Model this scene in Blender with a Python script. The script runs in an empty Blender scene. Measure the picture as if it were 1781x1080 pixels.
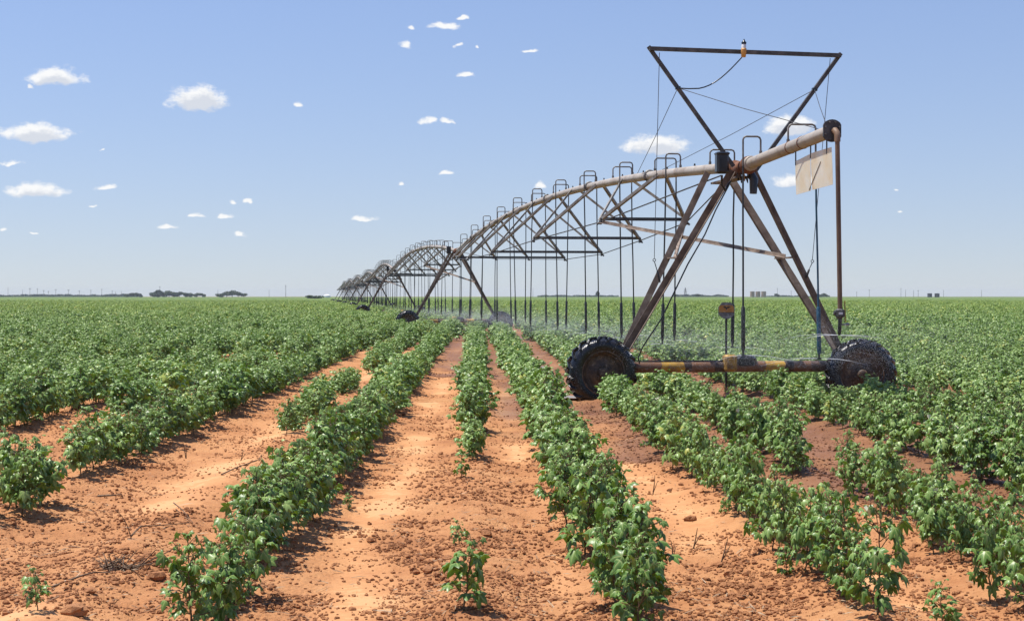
import bpy, math, random
import numpy as np
from mathutils import Vector, Matrix, Euler

random.seed(7)
RNG = np.random.default_rng(11)
scene = bpy.context.scene
COL = scene.collection
R = math.radians

# ------------------------------------------------------------------ camera, sky, sun, exposure
CAM_H, FPX, CX, HY = 1.6, 2800.0, 890.5, 515.0
cam_d = bpy.data.cameras.new('camera')
cam_d.sensor_width = 36.0
cam_d.lens = 36.0 * FPX / 1781.0
cam_d.shift_y = -25.0 / 1781.0
cam_d.clip_start, cam_d.clip_end = 0.1, 12000.0
cam = bpy.data.objects.new('camera', cam_d)
cam.location = (0, 0, CAM_H)
cam.rotation_euler = (R(90), 0, 0)
COL.objects.link(cam)
scene.camera = cam

SUN_AZ = R(-80.0)      # measured from +Y towards +X: the sun stands on the left, a little ahead
SUN_EL = R(71.0)
sun_dir = Vector((math.sin(SUN_AZ) * math.cos(SUN_EL), math.cos(SUN_AZ) * math.cos(SUN_EL), math.sin(SUN_EL)))
sd = bpy.data.lights.new('sun', 'SUN')
sd.energy, sd.angle, sd.color = 4.4, R(0.53), (1.0, 0.955, 0.89)
sun = bpy.data.objects.new('sun', sd)
sun.rotation_euler = (-sun_dir).to_track_quat('-Z', 'Y').to_euler()
COL.objects.link(sun)

scene.view_settings.view_transform = 'Standard'
scene.view_settings.look = 'None'
scene.view_settings.exposure = 0.62
scene.view_settings.gamma = 1.0
scene.view_settings.use_curve_mapping = False
scene.cycles.max_bounces = 6
scene.cycles.diffuse_bounces = 3
scene.cycles.transparent_max_bounces = 12
scene.cycles.volume_bounces = 0

CLOUDS = [(95,138,62,25),(50,152,14,10),(62,236,80,30),(20,284,30,10),(60,334,68,21),(345,178,66,36),(183,327,26,10),
          (518,183,16,11),(772,47,40,12),(805,31,21,6),(706,78,15,13),(716,50,15,8),(796,81,12,8),(829,83,8,8),
          (806,132,26,10),(743,212,22,13),(775,213,19,10),(775,302,21,9),(697,321,13,8),(405,353,15,9),(428,351,11,8),
          (393,375,24,9),(340,375,17,5),(291,397,27,9),(418,411,17,8),(633,381,29,10),(923,90,17,7),(1140,256,74,30),
          (937,324,20,15),(1385,318,60,20),(1372,224,58,30),(177,261,8,4),(166,359,11,5),(60,407,15,4),(8,401,14,6),
          (1560,367,10,5),(1562,330,12,4),(-120,205,70,28),(-210,330,55,18),(-90,60,34,12),(1900,240,60,22),(2010,350,40,14),
          (2080,130,50,20),(-330,150,80,30)]

def make_world():
    w = bpy.data.worlds.new('World'); scene.world = w; w.use_nodes = True
    nt = w.node_tree; N, K = nt.nodes, nt.links; N.clear()
    # group: cloud cover at a direction (u, v)
    g = bpy.data.node_groups.new('cloud_cover', 'ShaderNodeTree')
    g.interface.new_socket('UV', in_out='INPUT', socket_type='NodeSocketVector')
    g.interface.new_socket('Cover', in_out='OUTPUT', socket_type='NodeSocketFloat')
    gn, gk = g.nodes, g.links
    gi, go = gn.new('NodeGroupInput'), gn.new('NodeGroupOutput')
    n1 = gn.new('ShaderNodeTexNoise'); n1.inputs['Scale'].default_value = 90; n1.inputs['Detail'].default_value = 5
    gk.new(gi.outputs[0], n1.inputs['Vector'])
    s = gn.new('ShaderNodeVectorMath'); s.operation = 'SUBTRACT'; s.inputs[1].default_value = (.5, .5, .5)
    gk.new(n1.outputs['Color'], s.inputs[0])
    m = gn.new('ShaderNodeVectorMath'); m.operation = 'MULTIPLY_ADD'; m.inputs[1].default_value = (.016, .007, 0)
    gk.new(s.outputs[0], m.inputs[0]); gk.new(gi.outputs[0], m.inputs[2])
    last = None
    for (x, y, a, b) in CLOUDS:
        sub = gn.new('ShaderNodeVectorMath'); sub.operation = 'SUBTRACT'
        sub.inputs[1].default_value = ((x - CX) / FPX, (HY - y) / FPX, 0)
        gk.new(m.outputs[0], sub.inputs[0])
        mul = gn.new('ShaderNodeVectorMath'); mul.operation = 'MULTIPLY'
        mul.inputs[1].default_value = (FPX / a, FPX / b, 0)
        gk.new(sub.outputs[0], mul.inputs[0])
        lo = gn.new('ShaderNodeVectorMath'); lo.operation = 'MINIMUM'; lo.inputs[1].default_value = (0, 0, 0); gk.new(mul.outputs[0], lo.inputs[0])
        fb_ = gn.new('ShaderNodeVectorMath'); fb_.operation = 'MULTIPLY_ADD'; fb_.inputs[1].default_value = (0, .9, 0)
        gk.new(lo.outputs[0], fb_.inputs[0]); gk.new(mul.outputs[0], fb_.inputs[2])
        ln = gn.new('ShaderNodeVectorMath'); ln.operation = 'LENGTH'
        gk.new(fb_.outputs[0], ln.inputs[0])
        lv = ln.outputs['Value']
        if a < 55:
            ad_ = gn.new('ShaderNodeMath'); ad_.operation = 'ADD'; ad_.inputs[1].default_value = .30 * (1 - a / 55); gk.new(lv, ad_.inputs[0]); lv = ad_.outputs[0]
        if last is None: last = lv
        else:
            mi = gn.new('ShaderNodeMath'); mi.operation = 'MINIMUM'
            gk.new(last, mi.inputs[0]); gk.new(lv, mi.inputs[1]); last = mi.outputs[0]
    n2 = gn.new('ShaderNodeTexNoise'); n2.inputs['Scale'].default_value = 135; n2.inputs['Detail'].default_value = 8
    n2.inputs['Roughness'].default_value = .68
    mp = gn.new('ShaderNodeMapping'); mp.inputs['Scale'].default_value = (.75, 1.35, 1)
    gk.new(gi.outputs[0], mp.inputs['Vector']); gk.new(mp.outputs[0], n2.inputs['Vector'])
    a1 = gn.new('ShaderNodeMath'); a1.operation = 'MULTIPLY_ADD'; a1.inputs[1].default_value = 2.0; a1.inputs[2].default_value = .62
    gk.new(n2.outputs['Fac'], a1.inputs[0])
    a2 = gn.new('ShaderNodeMath'); a2.operation = 'MULTIPLY_ADD'; a2.inputs[1].default_value = -1.75
    gk.new(last, a2.inputs[0]); gk.new(a1.outputs[0], a2.inputs[2])
    mr = gn.new('ShaderNodeMapRange'); mr.interpolation_type = 'SMOOTHSTEP'
    mr.inputs['From Min'].default_value = .0; mr.inputs['From Max'].default_value = .8
    gk.new(a2.outputs[0], mr.inputs['Value']); gk.new(mr.outputs[0], go.inputs[0])
    # world
    tc = N.new('ShaderNodeTexCoord'); sp = N.new('ShaderNodeSeparateXYZ'); K.new(tc.outputs['Generated'], sp.inputs[0])
    def math_(op, a, b, c=None):
        n = N.new('ShaderNodeMath'); n.operation = op
        for i, v in enumerate((a, b, c)):
            if v is None: continue
            if isinstance(v, (int, float)): n.inputs[i].default_value = v
            else: K.new(v, n.inputs[i])
        return n.outputs[0]
    yy = math_('MAXIMUM', sp.outputs['Y'], .05)
    u, v = math_('DIVIDE', sp.outputs['X'], yy), math_('DIVIDE', sp.outputs['Z'], yy)
    cb = N.new('ShaderNodeCombineXYZ'); K.new(u, cb.inputs[0]); K.new(v, cb.inputs[1])
    c1 = N.new('ShaderNodeGroup'); c1.node_tree = g; K.new(cb.outputs[0], c1.inputs[0])
    up = N.new('ShaderNodeVectorMath'); up.operation = 'ADD'; up.inputs[1].default_value = (-.0015, .0048, 0)
    K.new(cb.outputs[0], up.inputs[0])
    c2 = N.new('ShaderNodeGroup'); c2.node_tree = g; K.new(up.outputs[0], c2.inputs[0])
    front = math_('GREATER_THAN', sp.outputs['Y'], .1)
    cover = math_('MULTIPLY', math_('MULTIPLY', c1.outputs[0], front), .95)
    sky = N.new('ShaderNodeTexSky'); sky.sky_type = 'NISHITA'; sky.sun_disc = False
    sky.sun_elevation = SUN_EL; sky.sun_rotation = SUN_AZ
    sky.altitude = 900; sky.air_density = 1.7; sky.dust_density = 0.5; sky.ozone_density = 3.0
    lf = N.new('ShaderNodeMapping'); lf.inputs['Location'].default_value = (0, 0, .07); K.new(tc.outputs['Generated'], lf.inputs[0])
    nm = N.new('ShaderNodeVectorMath'); nm.operation = 'NORMALIZE'; K.new(lf.outputs[0], nm.inputs[0]); K.new(nm.outputs[0], sky.inputs[0])
    tn = N.new('ShaderNodeMixRGB'); tn.blend_type = 'MULTIPLY'; tn.inputs[0].default_value = 1; tn.inputs[2].default_value = (1.0, .965, 1.20, 1); K.new(sky.outputs[0], tn.inputs[1])
    cc = N.new('ShaderNodeMixRGB'); cc.inputs[1].default_value = (8.9, 8.9, 8.85, 1); cc.inputs[2].default_value = (6.3, 6.6, 7.2, 1)  # self-shading painted into the clouds: white tops, greyer where cover lies above
    K.new(c2.outputs[0], cc.inputs[0])
    mx = N.new('ShaderNodeMixRGB'); K.new(cover, mx.inputs[0]); K.new(tn.outputs[0], mx.inputs[1]); K.new(cc.outputs[0], mx.inputs[2])
    bg = N.new('ShaderNodeBackground'); bg.inputs['Strength'].default_value = .073
    K.new(mx.outputs[0], bg.inputs['Color'])
    out = N.new('ShaderNodeOutputWorld'); K.new(bg.outputs[0], out.inputs['Surface'])
make_world()

# ------------------------------------------------------------------ helpers
def W(px, py, y):
    """point at depth y that stands at photo position (px, py)"""
    return Vector(((px - CX) / FPX * y, y, CAM_H - (py - HY) / FPX * y))

def tag(o, label=None, cat=None, group=None, kind=None):
    if label: o['label'] = label
    if cat: o['category'] = cat
    if group: o['group'] = group
    if kind: o['kind'] = kind
    return o

def empty(name, loc=(0, 0, 0), rz=0):
    o = bpy.data.objects.new(name, None); COL.objects.link(o)
    o.location = loc; o.rotation_euler = (0, 0, rz); o.empty_display_size = .1
    return o

def link_mesh(name, me, parent=None, loc=None, rot=None, scale=None):
    o = bpy.data.objects.new(name, me); COL.objects.link(o)
    if parent is not None: o.parent = parent
    if loc is not None: o.location = loc
    if rot is not None: o.rotation_euler = rot
    if scale is not None: o.scale = scale
    return o

def mesh_np(name, V, F, mats, smooth=False, mat_idx=None):
    """V (n,3), F (m,k) arrays -> mesh"""
    me = bpy.data.meshes.new(name)
    V = np.asarray(V, dtype=np.float32); F = np.asarray(F, dtype=np.int32)
    m, k = F.shape
    me.vertices.add(len(V)); me.vertices.foreach_set('co', V.ravel())
    me.loops.add(m * k); me.loops.foreach_set('vertex_index', F.ravel())
    me.polygons.add(m); me.polygons.foreach_set('loop_start', np.arange(0, m * k, k, dtype=np.int32))
    me.polygons.foreach_set('loop_total', np.full(m, k, dtype=np.int32))
    for mt in (mats if isinstance(mats, (list, tuple)) else [mats]): me.materials.append(mt)
    if mat_idx is not None: me.polygons.foreach_set('material_index', np.asarray(mat_idx, dtype=np.int32))
    if smooth: me.polygons.foreach_set('use_smooth', np.ones(m, dtype=bool))
    me.update(calc_edges=True); me.validate()
    return me

def frame_for(d, up=None):
    d = d.normalized()
    up = Vector((0, 0, 1)) if up is None else Vector(up)
    if abs(d.dot(up.normalized())) > .98: up = Vector((1, 0, 0))
    a = up.cross(d).normalized(); b = d.cross(a).normalized()
    return a, b, d

class MB:
    def __init__(s): s.v, s.f, s.sm = [], [], []
    def add(s, vs, fs, smooth=False):
        o = len(s.v); s.v += [tuple(p) for p in vs]
        for f in fs: s.f.append(tuple(i + o for i in f)); s.sm.append(smooth)
        return s
    def prism(s, prof, p0, p1, up=None):
        p0, p1 = Vector(p0), Vector(p1); a, b, d = frame_for(p1 - p0, up); n = len(prof)
        vs = [p0 + a * x + b * y for x, y in prof] + [p1 + a * x + b * y for x, y in prof]
        fs = [(i, (i + 1) % n, n + (i + 1) % n, n + i) for i in range(n)]
        fs += [tuple(range(n))[::-1], tuple(range(n, 2 * n))]
        return s.add(vs, fs)
    def bar(s, p0, p1, w, h=None, up=None):
        h = w if h is None else h
        return s.prism([(-w / 2, -h / 2), (w / 2, -h / 2), (w / 2, h / 2), (-w / 2, h / 2)], p0, p1, up)
    def angle(s, p0, p1, w, t, up=None, fx=1, fy=1):
        pr = [(0, 0), (w * fx, 0), (w * fx, t * fy), (t * fx, t * fy), (t * fx, w * fy), (0, w * fy)]
        return s.prism(pr, p0, p1, up)
    def box(s, c, size, rot=None):
        c = Vector(c); hx, hy, hz = size[0] / 2, size[1] / 2, size[2] / 2
        vs = [Vector((x, y, z)) for x in (-hx, hx) for y in (-hy, hy) for z in (-hz, hz)]
        if rot is not None: vs = [rot @ p for p in vs]
        return s.add([c + p for p in vs], [(0, 1, 3, 2), (4, 6, 7, 5), (0, 4, 5, 1), (2, 3, 7, 6), (0, 2, 6, 4), (1, 5, 7, 3)])
    def bevel_box(s, c, size, b=.02):
        x, y, z = size[0] / 2, size[1] / 2, size[2] / 2; c = Vector(c)
        def ring(hx, hy, zz): return [(hx - b, -hy, zz), (hx, -hy + b, zz), (hx, hy - b, zz), (hx - b, hy, zz), (-hx + b, hy, zz), (-hx, hy - b, zz), (-hx, -hy + b, zz), (-hx + b, -hy, zz)]
        rs = [ring(x - b, y - b, -z), ring(x, y, -z + b), ring(x, y, z - b), ring(x - b, y - b, z)]
        vs = [c + Vector(p) for r_ in rs for p in r_]; fs = []
        for k in range(3):
            for i in range(8): fs.append((k * 8 + i, k * 8 + (i + 1) % 8, k * 8 + 8 + (i + 1) % 8, k * 8 + 8 + i))
        fs += [tuple(range(8))[::-1], tuple(range(24, 32))]
        return s.add(vs, fs)
    def tube(s, pts, r, n=8, cap=True):
        pts = [Vector(p) for p in pts]; m = len(pts)
        rs = r if isinstance(r, (list, tuple)) else [r] * m
        d = (pts[1] - pts[0]).normalized(); a, b, _ = frame_for(d); vs = []
        for i in range(m):
            t = (pts[min(i + 1, m - 1)] - pts[max(i - 1, 0)]).normalized()
            a = (a - t * a.dot(t)).normalized(); b = t.cross(a)
            for k in range(n):
                q = 2 * math.pi * k / n; vs.append(pts[i] + (a * math.cos(q) + b * math.sin(q)) * rs[i])
        fs = [(i * n + k, i * n + (k + 1) % n, (i + 1) * n + (k + 1) % n, (i + 1) * n + k) for i in range(m - 1) for k in range(n)]
        s.add(vs, fs, True)
        if cap: s.add(vs[:n], [tuple(range(n))[::-1]]); s.add(vs[-n:], [tuple(range(n))])
        return s
    def lathe(s, prof, c, axis, n=24, closed=False):
        """prof: list of (along axis, radius)"""
        c = Vector(c); a, b, d = frame_for(Vector(axis)); m = len(prof); vs = []
        for (h, r) in prof:
            for k in range(n):
                q = 2 * math.pi * k / n; vs.append(c + d * h + (a * math.cos(q) + b * math.sin(q)) * r)
        rng = range(m) if closed else range(m - 1)
        fs = [(i * n + k, i * n + (k + 1) % n, ((i + 1) % m) * n + (k + 1) % n, ((i + 1) % m) * n + k) for i in rng for k in range(n)]
        return s.add(vs, fs, True)
    def mesh(s, name, mat, xf=None):
        me = bpy.data.meshes.new(name)
        vs = s.v if xf is None else [tuple(xf @ Vector(p)) for p in s.v]
        me.from_pydata(vs, [], s.f)
        me.polygons.foreach_set('use_smooth', s.sm)
        for mt in (mat if isinstance(mat, (list, tuple)) else [mat]): me.materials.append(mt)
        me.update(); return me
    def build(s, name, mat, parent=None, xf=None):
        return link_mesh(name, s.mesh(name, mat, xf), parent)

def copy_tree(o, parent=None):
    c = o.copy(); COL.objects.link(c); c.parent = parent
    for ch in list(o.children): copy_tree(ch, c)
    return c

# value noise on numpy arrays
def vnoise(x, y, seed=0):
    x, y = np.asarray(x, float), np.asarray(y, float)
    xi, yi = np.floor(x).astype(np.int64), np.floor(y).astype(np.int64)
    fx, fy = x - xi, y - yi
    fx, fy = fx * fx * (3 - 2 * fx), fy * fy * (3 - 2 * fy)
    def h(a, b):
        n = (a * 374761393 + b * 668265263 + seed * 1442695041) & 0x7fffffff
        n = ((n ^ (n >> 13)) * 1274126177) & 0x7fffffff
        return ((n ^ (n >> 16)) & 0xffff) / 65535.0
    return (h(xi, yi) * (1 - fx) + h(xi + 1, yi) * fx) * (1 - fy) + (h(xi, yi + 1) * (1 - fx) + h(xi + 1, yi + 1) * fx) * fy
def sstep(a, b, x):
    t = np.clip((x - a) / (b - a), 0, 1); return t * t * (3 - 2 * t)

# ------------------------------------------------------------------ materials
def new_mat(name):
    m = bpy.data.materials.new(name); m.use_nodes = True
    nt = m.node_tree; return m, nt, nt.nodes['Principled BSDF']
def node(nt, t, **kw):
    n = nt.nodes.new(t)
    for k, v in kw.items():
        if k in n.inputs: n.inputs[k].default_value = v
        else: setattr(n, k, v)
    return n
def ramp(nt, fac, stops, interp='LINEAR'):
    r = nt.nodes.new('ShaderNodeValToRGB'); r.color_ramp.interpolation = interp
    while len(r.color_ramp.elements) > 1: r.color_ramp.elements.remove(r.color_ramp.elements[-1])
    r.color_ramp.elements[0].position = stops[0][0]; r.color_ramp.elements[0].color = (*stops[0][1], 1)
    for p, c in stops[1:]:
        e = r.color_ramp.elements.new(p); e.color = (*c, 1)
    nt.links.new(fac, r.inputs[0]); return r.outputs[0]
def weathered(name, c0, c1, c2=None, scale=6, metal=0, rough=.55, bump=.15, stretch=(1, 1, 1), p=(.38, .55, .68)):
    m, nt, b = new_mat(name)
    tc = node(nt, 'ShaderNodeTexCoord'); mp = node(nt, 'ShaderNodeMapping', Scale=stretch)
    nt.links.new(tc.outputs['Object'], mp.inputs[0])
    n = node(nt, 'ShaderNodeTexNoise', Scale=scale, Detail=7, Roughness=.65); nt.links.new(mp.outputs[0], n.inputs['Vector'])
    stops = [(p[0], c0), (p[1], c1)] + ([(p[2], c2)] if c2 else [])
    nt.links.new(ramp(nt, n.outputs['Fac'], stops), b.inputs['Base Color'])
    b.inputs['Metallic'].default_value = metal; b.inputs['Roughness'].default_value = rough
    n2 = node(nt, 'ShaderNodeTexNoise', Scale=scale * 8, Detail=4); nt.links.new(tc.outputs['Object'], n2.inputs['Vector'])
    bp = node(nt, 'ShaderNodeBump', Strength=bump, Distance=.01); nt.links.new(n2.outputs['Fac'], bp.inputs['Height'])
    nt.links.new(bp.outputs[0], b.inputs['Normal'])
    return m
M = {}
M['pipe'] = weathered('pipe_steel', (.22, .155, .10), (.36, .31, .245), (.45, .41, .345), scale=2.2, rough=.5, metal=.15, p=(.28, .45, .68))
M['galv'] = weathered('galvanised_steel', (.09, .085, .075), (.17, .16, .145), (.27, .255, .23), scale=5, rough=.5, metal=.3)
M['strut'] = weathered('truss_steel', (.13, .115, .095), (.24, .225, .20), (.34, .32, .285), scale=4, rough=.5, metal=.25)
M['dark'] = weathered('dark_steel', (.04, .04, .04), (.07, .07, .068), (.12, .115, .105), scale=6, rough=.55, metal=.2)
M['leg'] = weathered('rusty_leg_steel', (.085, .056, .038), (.17, .125, .09), (.26, .215, .17), scale=3.5, rough=.7)
M['brace'] = weathered('pale_brace_steel', (.16, .11, .075), (.26, .20, .15), (.34, .28, .225), scale=4, rough=.65)
M['mast'] = weathered('mast_tube_steel', (.05, .047, .042), (.085, .08, .07), (.14, .125, .105), scale=7, rough=.5, metal=.2)
M['rust'] = weathered('rust', (.10, .035, .015), (.19, .075, .035), (.26, .13, .07), scale=9, rough=.8)
M['hose'] = weathered('black_hose', (.012, .014, .013), (.022, .025, .023), (.04, .042, .04), scale=20, rough=.5)
M['blue'] = weathered('blue_hose', (.01, .05, .09), (.015, .085, .14), (.03, .12, .18), scale=8, rough=.5)
M['black'] = weathered('black_plastic', (.006, .007, .009), (.012, .014, .018), (.02, .023, .03), scale=8, rough=.28)
M['rubber'] = weathered('wet_tyre_rubber', (.006, .006, .007), (.012, .012, .013), (.035, .028, .022), scale=9, rough=.25, bump=.5, p=(.4, .58, .74))
M['rim'] = weathered('muddy_rim', (.03, .018, .010), (.085, .05, .026), (.19, .115, .05), scale=11, rough=.6, bump=.4)
M['yellow'] = weathered('yellow_paint', (.16, .085, .02), (.36, .20, .022), (.46, .27, .03), scale=9, rough=.5)
M['amber'] = weathered('amber_plastic', (.50, .24, .05), (.60, .32, .08), (.66, .38, .12), scale=12, rough=.35)
M['orangepole'] = weathered('brown_pole_steel', (.10, .06, .036), (.18, .108, .062), (.26, .17, .105), scale=3, rough=.6, stretch=(1, 1, .5))
M['grey'] = weathered('grey_sign_paint', (.15, .15, .15), (.23, .23, .23), (.30, .30, .30), scale=20, rough=.5)
M['signorange'] = weathered('orange_sign_paint', (.42, .17, .03), (.52, .24, .05), (.56, .30, .08), scale=20, rough=.5)
M['white'] = weathered('white_paint', (.62, .62, .60), (.74, .74, .72), (.80, .80, .79), scale=3, rough=.5)
M['tan'] = weathered('tan_tank', (.30, .21, .14), (.36, .26, .18), (.42, .31, .22), scale=.2, rough=.6)
M['tankdark'] = weathered('dark_green_tank', (.012, .018, .018), (.02, .027, .026), (.03, .038, .036), scale=.3, rough=.5)
M['pole'] = weathered('weathered_wood', (.09, .08, .07), (.14, .125, .11), (.20, .18, .16), scale=.6, rough=.85)
M['bark'] = weathered('bark', (.04, .03, .02), (.08, .06, .04), (.11, .09, .06), scale=3, rough=.9)
M['twig'] = weathered('dry_twig', (.07, .04, .022), (.13, .08, .045), (.24, .18, .12), scale=25, rough=.9)
M['straw'] = weathered('dry_litter', (.14, .075, .04), (.30, .21, .13), (.46, .36, .25), scale=3, rough=.9)
M['stalk'] = weathered('cotton_stalk', (.10, .045, .025), (.11, .09, .03), (.13, .16, .05), scale=18, rough=.7)
M['petal'] = weathered('cotton_petal', (.70, .68, .46), (.78, .77, .60), (.80, .80, .70), scale=20, rough=.5)

def beam_mat():
    m, nt, b = new_mat('painted_base_beam')
    tc = node(nt, 'ShaderNodeTexCoord'); sp = node(nt, 'ShaderNodeSeparateXYZ'); nt.links.new(tc.outputs['Object'], sp.inputs[0])
    nz = node(nt, 'ShaderNodeTexNoise', Scale=9, Detail=5); nt.links.new(tc.outputs['Object'], nz.inputs['Vector'])
    a = node(nt, 'ShaderNodeMath', operation='MULTIPLY_ADD'); nt.links.new(nz.outputs['Fac'], a.inputs[0]); a.inputs[1].default_value = .08
    nt.links.new(sp.outputs['Y'], a.inputs[2])
    mr = node(nt, 'ShaderNodeMapRange'); mr.inputs['From Min'].default_value = 2.04; mr.inputs['From Max'].default_value = -1.96
    nt.links.new(a.outputs[0], mr.inputs['Value'])
    br, dk, ye = (.17, .080, .035), (.045, .028, .02), (.44, .25, .025)
    f = lambda px: (px - 1043.) / 457.
    st = [(0, br), (f(1134), ye), (f(1176), dk), (f(1188), br), (f(1232), dk), (f(1262), br), (f(1326), ye), (f(1362), dk), (f(1378), br), (f(1410), dk)]
    c = ramp(nt, mr.outputs[0], st, 'CONSTANT')
    n2 = node(nt, 'ShaderNodeTexNoise', Scale=5, Detail=8, Roughness=.7); nt.links.new(tc.outputs['Object'], n2.inputs['Vector'])
    g = ramp(nt, n2.outputs['Fac'], [(.45, (0, 0, 0)), (.62, (1, 1, 1))])
    mx = node(nt, 'ShaderNodeMixRGB'); nt.links.new(g, mx.inputs[0]); nt.links.new(c, mx.inputs[1]); mx.inputs[2].default_value = (.10, .05, .03, 1)
    mm = node(nt, 'ShaderNodeMath', operation='MULTIPLY'); nt.links.new(g, mm.inputs[0]); mm.inputs[1].default_value = .7; nt.links.new(mm.outputs[0], mx.inputs[0])
    nt.links.new(mx.outputs[0], b.inputs['Base Color']); b.inputs['Roughness'].default_value = .45
    return m
M['beam'] = beam_mat()

def sheet_mat():
    m, nt, b = new_mat('translucent_plastic_sheet')
    tc = node(nt, 'ShaderNodeTexCoord'); n = node(nt, 'ShaderNodeTexNoise', Scale=3, Detail=6); nt.links.new(tc.outputs['Object'], n.inputs['Vector'])
    c = ramp(nt, n.outputs['Fac'], [(.24, (.80, .64, .42)), (.42, (.88, .80, .62)), (.6, (.90, .86, .74))])
    nt.links.new(c, b.inputs['Base Color']); b.inputs['Roughness'].default_value = .5
    t = node(nt, 'ShaderNodeBsdfTranslucent'); nt.links.new(c, t.inputs[0])
    mx = node(nt, 'ShaderNodeMixShader'); mx.inputs[0].default_value = .5
    nt.links.new(b.outputs[0], mx.inputs[1]); nt.links.new(t.outputs[0], mx.inputs[2])
    nt.links.new(mx.outputs[0], nt.nodes['Material Output'].inputs['Surface'])
    return m
M['sheet'] = sheet_mat()

def leaf_mat(name, dark, mid, light, trans, tm=.25, rough=.42, spec=.5, objrand=True):
    m, nt, b = new_mat(name)
    geo = node(nt, 'ShaderNodeNewGeometry'); oi = node(nt, 'ShaderNodeObjectInfo')
    ad = node(nt, 'ShaderNodeMath', operation='MULTIPLY_ADD'); nt.links.new(oi.outputs['Random'], ad.inputs[0]); ad.inputs[1].default_value = .45 if objrand else 0
    ml = node(nt, 'ShaderNodeMath', operation='MULTIPLY'); nt.links.new(geo.outputs['Random Per Island'], ml.inputs[0]); ml.inputs[1].default_value = .6
    nt.links.new(ml.outputs[0], ad.inputs[2])
    c = ramp(nt, ad.outputs[0], [(0, dark), (.5, mid), (.93, light), (.97, (light[0] * 1.35, light[1] * .95, light[2] * .6))])
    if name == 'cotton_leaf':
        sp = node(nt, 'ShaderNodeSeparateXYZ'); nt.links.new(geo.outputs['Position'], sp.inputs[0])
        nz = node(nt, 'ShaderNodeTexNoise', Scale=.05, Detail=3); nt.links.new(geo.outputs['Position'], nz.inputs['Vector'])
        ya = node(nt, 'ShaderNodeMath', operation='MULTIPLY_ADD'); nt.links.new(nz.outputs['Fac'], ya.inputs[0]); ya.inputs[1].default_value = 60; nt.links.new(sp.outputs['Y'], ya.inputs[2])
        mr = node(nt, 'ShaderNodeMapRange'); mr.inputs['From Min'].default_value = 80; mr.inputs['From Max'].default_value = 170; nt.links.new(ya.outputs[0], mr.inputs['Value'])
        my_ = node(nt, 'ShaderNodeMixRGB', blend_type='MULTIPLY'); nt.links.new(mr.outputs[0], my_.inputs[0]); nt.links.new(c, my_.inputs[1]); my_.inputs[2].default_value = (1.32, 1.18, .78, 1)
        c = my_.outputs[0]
    at = node(nt, 'ShaderNodeAttribute', attribute_name='vein')
    mv = node(nt, 'ShaderNodeMixRGB'); nt.links.new(c, mv.inputs[1]); mv.inputs[2].default_value = (light[0] * 1.9, light[1] * 1.5, light[2] * 1.8, 1)
    pw = node(nt, 'ShaderNodeMath', operation='POWER'); nt.links.new(at.outputs['Fac'], pw.inputs[0]); pw.inputs[1].default_value = 5
    pm = node(nt, 'ShaderNodeMath', operation='MULTIPLY'); nt.links.new(pw.outputs[0], pm.inputs[0]); pm.inputs[1].default_value = .55
    nt.links.new(pm.outputs[0], mv.inputs[0])
    nt.links.new(mv.outputs[0], b.inputs['Base Color']); b.inputs['Roughness'].default_value = rough
    b.inputs['Specular IOR Level'].default_value = spec
    t = node(nt, 'ShaderNodeBsdfTranslucent'); t.inputs[0].default_value = (*trans, 1)
    mx = node(nt, 'ShaderNodeMixShader'); mx.inputs[0].default_value = tm
    nt.links.new(b.outputs[0], mx.inputs[1]); nt.links.new(t.outputs[0], mx.inputs[2])
    nt.links.new(mx.outputs[0], nt.nodes['Material Output'].inputs['Surface'])
    return m
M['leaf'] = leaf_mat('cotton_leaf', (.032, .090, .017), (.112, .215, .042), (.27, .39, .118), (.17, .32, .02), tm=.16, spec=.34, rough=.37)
M['treeleaf'] = leaf_mat('tree_foliage', (.03, .05, .022), (.045, .075, .03), (.065, .10, .04), (.05, .09, .02), tm=.2, rough=.6, spec=.3)

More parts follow.
